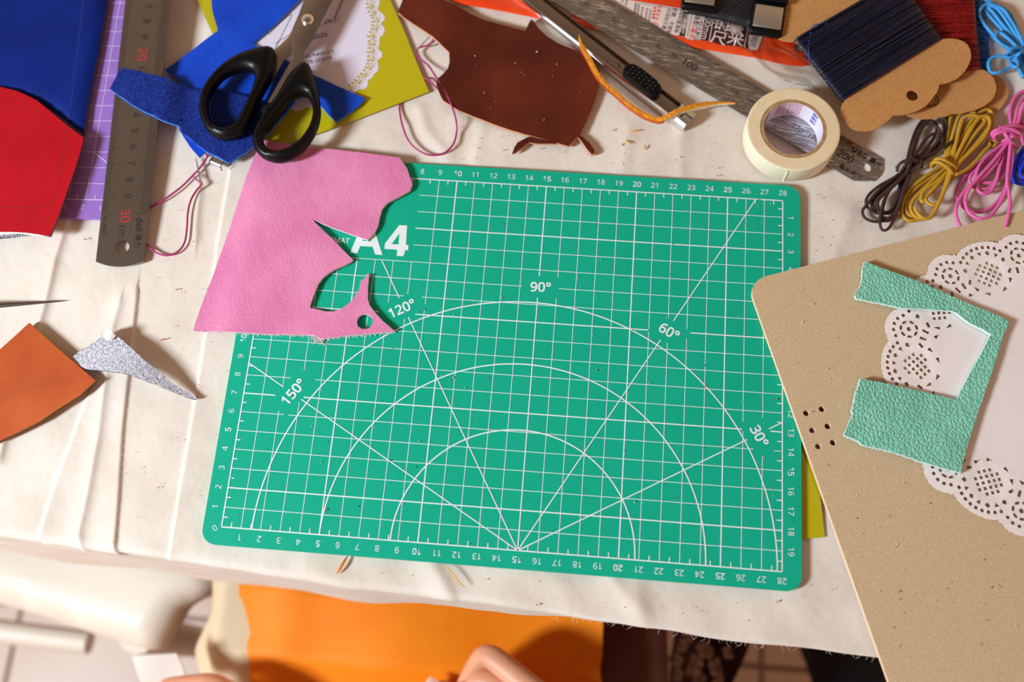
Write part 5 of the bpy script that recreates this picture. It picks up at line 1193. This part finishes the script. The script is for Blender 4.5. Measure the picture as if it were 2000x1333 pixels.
# lap: the person's skirt, cream and orange leather on it
t = thing('person', (.06, -.34, ZF), 'person seated below the table edge holding leather in both hands, only the fingers in view', 'person')
zlap = -.275
def hl(x, y):
    c = (x-.02)/.15; return -.02*c*c-.01*max(0, (y+.12)/.06)
sk = [(-.155, -.50), (-.15, -.09), (-.10, -.065), (.05, -.06), (.105, -.075), (.128, -.10), (.130, -.30), (.128, -.50)]
def skirt():
    g = MB(); n = 36; vs = []; lv = [(-.02, 0.0, .90), (-.022, 0, 1.0), (-.045, .006, 1.0), (-.12, .0, 1.0), (-.26, -.01, .98), (-.44, -.02, .98)]
    ring_ = cr([Vector((x, y, 0)) for x, y in [(-.15, -.46), (-.158, -.30), (-.15, -.12), (-.11, -.07), (0, -.062), (.095, -.075), (.120, -.12), (.123, -.30), (.120, -.46)]], 5)
    cx, cy = 0, -.28
    tops = [Vector((cx+(q.x-cx)*.86, cy+(q.y-cy)*.86, zlap-.024)) for q in ring_]
    rows = [tops]+[[Vector((cx+(q.x-cx)*s*(1+.02*math.sin(i*1.7)*(j > 2)), cy+(q.y-cy)*s, zlap-.014+dz)) for i, q in enumerate(ring_)] for j, (dz, _, s) in enumerate(lv[1:])]
    nn = len(ring_)
    for r_ in rows: vs += r_
    cidx = len(vs); vs.append(Vector((cx, cy, zlap-.022)))
    rows_n = len(rows); vs.append(Vector((cx, cy, vs[(rows_n-1)*nn].z))); bidx = len(vs)-1
    fs = [((rows_n-1)*nn+i, bidx, (rows_n-1)*nn+i+1) for i in range(nn-1)]+[((j+1)*nn-1, (j+2)*nn-1, (j+1)*nn, j*nn) for j in range(rows_n-1)]+[(nn-1, 0, cidx), ((rows_n-1)*nn, bidx, rows_n*nn-1)]+[(j*nn+i, (j+1)*nn+i, (j+1)*nn+i+1, j*nn+i+1) for j in range(len(rows)-1) for i in range(nn-1)]+[(i+1, cidx, i) for i in range(nn-1)]
    g.add(vs, fs); return g.obj('skirt', maroonM, t, sharp=180, label='dark maroon satin skirt')
skirt()
t2 = thing('leather_sheet', P(820, 1280, zlap), 'bright orange leather sheet lying across the lap below the table', 'leather sheet')
ol = [(466, 1120), (470, 1165), (478, 1188), (486, 1215), (488, 1240), (482, 1262), (483, 1290), (481, 1333), (480, 1420), (1168, 1430), (1172, 1333), (1178, 1220), (1186, 1130), (900, 1110)]
def hol(x, y): return .012+.006*math.sin(x*28+.6)*math.cos(y*20)-.55*max(0, x-.068)**2*6-.010*max(0, (y+.115)/.03)+.004*math.exp(-((x+.165)/.02)**2)-.7*max(0, -(y+.163))
sheet('orange_hide', PP(ol, zlap+.016), zlap+.008, .0022, [orangeL, orangeE], h=hol, res=.006, rough=.0004, parent=t2)
cr_ = [(398, 1100), (408, 1185), (405, 1200), (385, 1225), (365, 1250), (352, 1270), (352, 1300), (364, 1333), (372, 1420), (560, 1430), (560, 1100)]
def hcr(x, y):
    s = P(440, 1250, zlap).x; k = max(0, s-x-.006); return .006-k*1.5-.7*max(0, -(y+.163))
sheet('leather_sheet', PP(cr_, zlap), zlap, .0016, creamM, h=hcr, res=.005, label='cream leather sheet under the orange one, its left side bending down', cat='leather sheet')
pz = -.243
sheet('leather_strip', PP([(262, 1283), (300, 1280), (345, 1277), (356, 1300), (368, 1345), (285, 1350), (270, 1310)], pz), pz, .0022, [mat('pale grey leather', S(224, 212, 202), .7), whiteE], h=lambda x, y: .002*math.sin(x*90), res=.004, label='pale grey leather strip held by the fingers at the lower left', cat='leather strip')
# patterned cloth and dark cloth at the right
pc_ = [(1300, 1180), (1316, 1235), (1310, 1280), (1306, 1333), (1306, 1400), (1412, 1400), (1432, 1333), (1445, 1300), (1456, 1268), (1470, 1180)]
po_ = sheet('patterned_cloth', PP(pc_, -.36), -.36, .004, mat('maroon cotton', S(50, 14, 20), .8), h=lambda x, y: .012*math.sin(x*70)+.004*math.cos(y*60), res=.006, label='dark maroon cloth printed with pale flowers hanging below the table', cat='cloth')
g = MB(); rg = random.Random(6)
def petal(c, r, n, z):
    for k in range(n):
        a = 2*math.pi*k/n+.3; q = c+Vector((math.cos(a)*r*.55, math.sin(a)*r*.55, 0))
        g.poly([q+Vector((math.cos(b)*r*.42, math.sin(b)*r*.42, 0)) for b in np.linspace(0, 2*math.pi, 9, endpoint=False)], None)
for u, v, r in ((1330, 1262, .006), (1382, 1270, .0085), (1320, 1290, .006), (1355, 1300, .010), (1407, 1305, .009), (1322, 1318, .006), (1370, 1328, .007), (1425, 1275, .006), (1345, 1245, .005), (1412, 1340, .008)):
    c = P(u, v, -.356); c.z = -.3555+.012*math.sin(c.x*70)+.004*math.cos(c.y*60)+.0012; petal(c, r, 5, c.z)
g.obj('flower_print', mat('pale flower print', S(168, 136, 124), .8), po_, sharp=0)
dk = [(1575, 1200), (1592, 1276), (1602, 1300), (1612, 1333), (1625, 1420), (1850, 1420), (1850, 1200)]
sheet('dark_cloth', PP(dk, -.45), -.50, .05, mat('black cloth', S(9, 10, 16), .9), res=.012, lip=.02, h=lambda x, y: .006*math.sin(x*45), label='black cloth bundle below the table beside the hardboard', cat='cloth')
m = MB()
# hands and forearms
def skin_mesh(verts, edges, radii, sub=2):
    me = bpy.data.meshes.new('limb'); me.from_pydata([tuple(q) for q in verts], edges, []); o = bpy.data.objects.new('limb', me); COL.objects.link(o)
    md = o.modifiers.new('s', 'SKIN'); 
    for i, r in enumerate(radii): me.skin_vertices[0].data[i].radius = (r, r)
    me.skin_vertices[0].data[0].use_root = True
    md.use_smooth_shade = True; s2 = o.modifiers.new('u', 'SUBSURF'); s2.levels = sub
    ev = bpy.data.meshes.new_from_object(o.evaluated_get(bpy.context.evaluated_depsgraph_get()))
    r_ = [v.co.copy() for v in ev.vertices], [tuple(p.vertices) for p in ev.polygons]
    bpy.data.objects.remove(o); bpy.data.meshes.remove(me); bpy.data.meshes.remove(ev); return r_
body = MB(); nails = MB()
def chain(pts, rad): 
    v, f = skin_mesh(pts, [(i, i+1) for i in range(len(pts)-1)], rad); body.add(v, f)
def hand(wrist, mcps, fingers, thumb, elbow):
    # palm: wrist joined to every knuckle
    v = [wrist]+mcps+[elbow.lerp(wrist, .6), elbow]; e_ = [(0, i+1) for i in range(4)]+[(0, 5), (5, 6)]
    vs, fs = skin_mesh(v, e_, [.021]+[.0125]*4+[.027, .036]); body.add(vs, fs)
    pv, pf = skin_mesh([wrist.lerp(mcps[i], .55) for i in range(4)]+[wrist.lerp(mcps[i], .9) for i in range(4)], [(0, 1), (1, 2), (2, 3), (0, 4), (1, 5), (2, 6), (3, 7)], [.0125]*8); body.add(pv, pf)
    for mc, fg in zip(mcps, fingers):
        pts = [wrist.lerp(mc, .75), mc]+fg; kn = pts[2]*.84+pts[1]*.08+pts[3]*.08
        full = [pts[0], pts[1], pts[1].lerp(pts[2], .5), pts[1].lerp(pts[2], .84), kn, pts[2].lerp(pts[3], .2), pts[2].lerp(pts[3], .6), pts[3], pts[4]]
        chain(full, [.0100, .0104, .0092, .0093, .0090, .0088, .0080, .0080, .0064])
    chain([wrist.lerp(thumb[0], .4)]+thumb, [.014, .0125, .0105, .0078])
W_ = P(1150, 1455, -0.225)
mc = [P(1062, 1368, -.20), P(1040, 1402, -0.215), P(1015, 1432, -0.222), P(990, 1455, -0.232)]
fg = [[P(949, 1272, -0.215), P(920, 1322, -0.230), P(899, 1362, -0.242)], [P(942, 1318, -0.220), P(900, 1366, -0.238), P(872, 1400, -0.246)], [P(908, 1340, -0.224), P(868, 1410, -0.242), P(850, 1435, -0.248)], [P(905, 1422, -0.232), P(880, 1450, -0.246), P(868, 1468, -0.250)]]
hand(W_, mc, fg, [P(1000, 1440, -0.248), P(915, 1385, -0.248), P(848, 1337, -0.246)], P(1420, 1800, -.18))
chain([P(962, 1304, -.226), P(985, 1335, -.226), P(1020, 1380, -.224)], [.0095, .0125, .013])
chain([P(930, 1330, -.232), P(960, 1360, -.232), P(1000, 1400, -.230)], [.009, .012, .013])
W2 = P(560, 1470, -0.247)
mc2 = [P(470, 1372, -0.227), P(478, 1408, -0.230), P(490, 1440, -0.237), P(505, 1468, -0.244)]
fg2 = [[P(415, 1337, -0.225), P(350, 1342, -0.227), P(312, 1345, -0.230)], [P(400, 1382, -0.230), P(345, 1385, -0.237), P(310, 1388, -0.242)], [P(412, 1420, -0.236), P(365, 1425, -0.246), P(338, 1428, -0.250)], [P(430, 1452, -0.244), P(392, 1458, -0.252), P(368, 1462, -0.256)]]
EL1, EL2 = P(1420, 1800, -.18), P(300, 1850, -.18)
hand(W2, mc2, fg2, [P(470, 1395, -0.257), P(400, 1365, -0.250), P(345, 1352, -0.242)], P(300, 1850, -.18))
SH1, SH2, CH, NK, PL = Vector((.215, -.46, .20)), Vector((-.135, -.46, .20)), Vector((.04, -.47, .16)), Vector((.04, -.46, .27)), Vector((.02, -.45, -.22))
HD = Vector((.045, -.425, .40))
v, f = skin_mesh([PL, CH.lerp(PL, .5), CH, NK, HD+Vector((0, -.01, -.06)), HD+Vector((0, 0, .02)), HD+Vector((0, -.005, .07)), SH1, SH2, EL1, EL2, EL1.lerp(W_, .5), EL2.lerp(W2, .5)], [(0, 1), (1, 2), (2, 3), (3, 4), (4, 5), (5, 6), (2, 7), (2, 8), (7, 9), (8, 10), (9, 11), (10, 12)], [.12, .105, .11, .05, .062, .078, .06, .055, .055, .042, .042, .034, .034]); body.add(v, f)
body.tube([HD+Vector((0, .066, .035)), HD+Vector((0, .082, .005)), HD+Vector((0, .070, -.006))], [.006, .011, .007], 10)
for sx_ in (-1, 1): body.tube([HD+Vector((.072*sx_, -.01, .03)), HD+Vector((.082*sx_, -.015, .01)), HD+Vector((.072*sx_, -.008, -.02))], [.007, .011, .006], 8)
body.obj('body', skinM, t, sharp=180, label='bare hands and forearms')
m = MB()
eyeM = mat('eye', S(40, 28, 24), .2)
for sx_ in (-1, 1): m = MB(); m.lathe(HD+Vector((.03*sx_, .060, .030)), [(.00001, -.011), (.008, -.008), (.011, 0), (.008, .008), (.00001, .011)], 14); m.obj('eye', eyeM, t)
m = MB(); m.tube([HD+Vector((-.022, .062, -.030)), HD+Vector((0, .070, -.032)), HD+Vector((.022, .062, -.030))], [.003, .005, .003], 8); m.obj('mouth', mat('lips', S(160, 84, 76), .5), t)
m = MB(); v, f = skin_mesh([HD+Vector((0, .03, .085)), HD+Vector((0, -.03, .075)), HD+Vector((0, -.065, .01)), HD+Vector((0, -.06, -.06))], [(0, 1), (1, 2), (2, 3)], [.06, .085, .075, .05]); m.add(v, f); m.obj('hair', mat('dark hair', S(30, 22, 20), .5), t, sharp=180)
m = MB(); v, f = skin_mesh([PL+Vector((0, 0, -.05)), CH.lerp(PL, .5), CH, CH.lerp(NK, .45), SH1, SH2, SH1.lerp(EL1, .45), SH2.lerp(EL2, .45)], [(0, 1), (1, 2), (2, 3), (2, 4), (2, 5), (4, 6), (5, 7)], [.135, .12, .125, .08, .07, .07, .058, .058]); m.add(v, f); m.obj('blouse', maroonM, t, sharp=180)
for tip, pv in ((P(848, 1337, -.246), P(915, 1385, -.248)),):
    g = MB(); d = (tip-pv).normalized(); sd = d.cross(Vector((0, 0, 1))).normalized(); upv = sd.cross(d).normalized(); vs = []; fs = []
    for i in range(6):
        for j in range(6):
            x = -.003+.0085*i/5; y = (-.5+j/5)*.0078*(1-.25*abs(i-2.5)/2.5); vs.append(tip+d*x+sd*y+upv*(.0074*math.cos(y/.0085)-.00025*max(0, i-3)**2))
    fs = [(i*6+j, (i+1)*6+j, (i+1)*6+j+1, i*6+j+1) for i in range(5) for j in range(5)]
    g.add(vs, fs); g.obj('thumb_nail', mat('nail', S(232, 186, 164), .3), t, sharp=0)
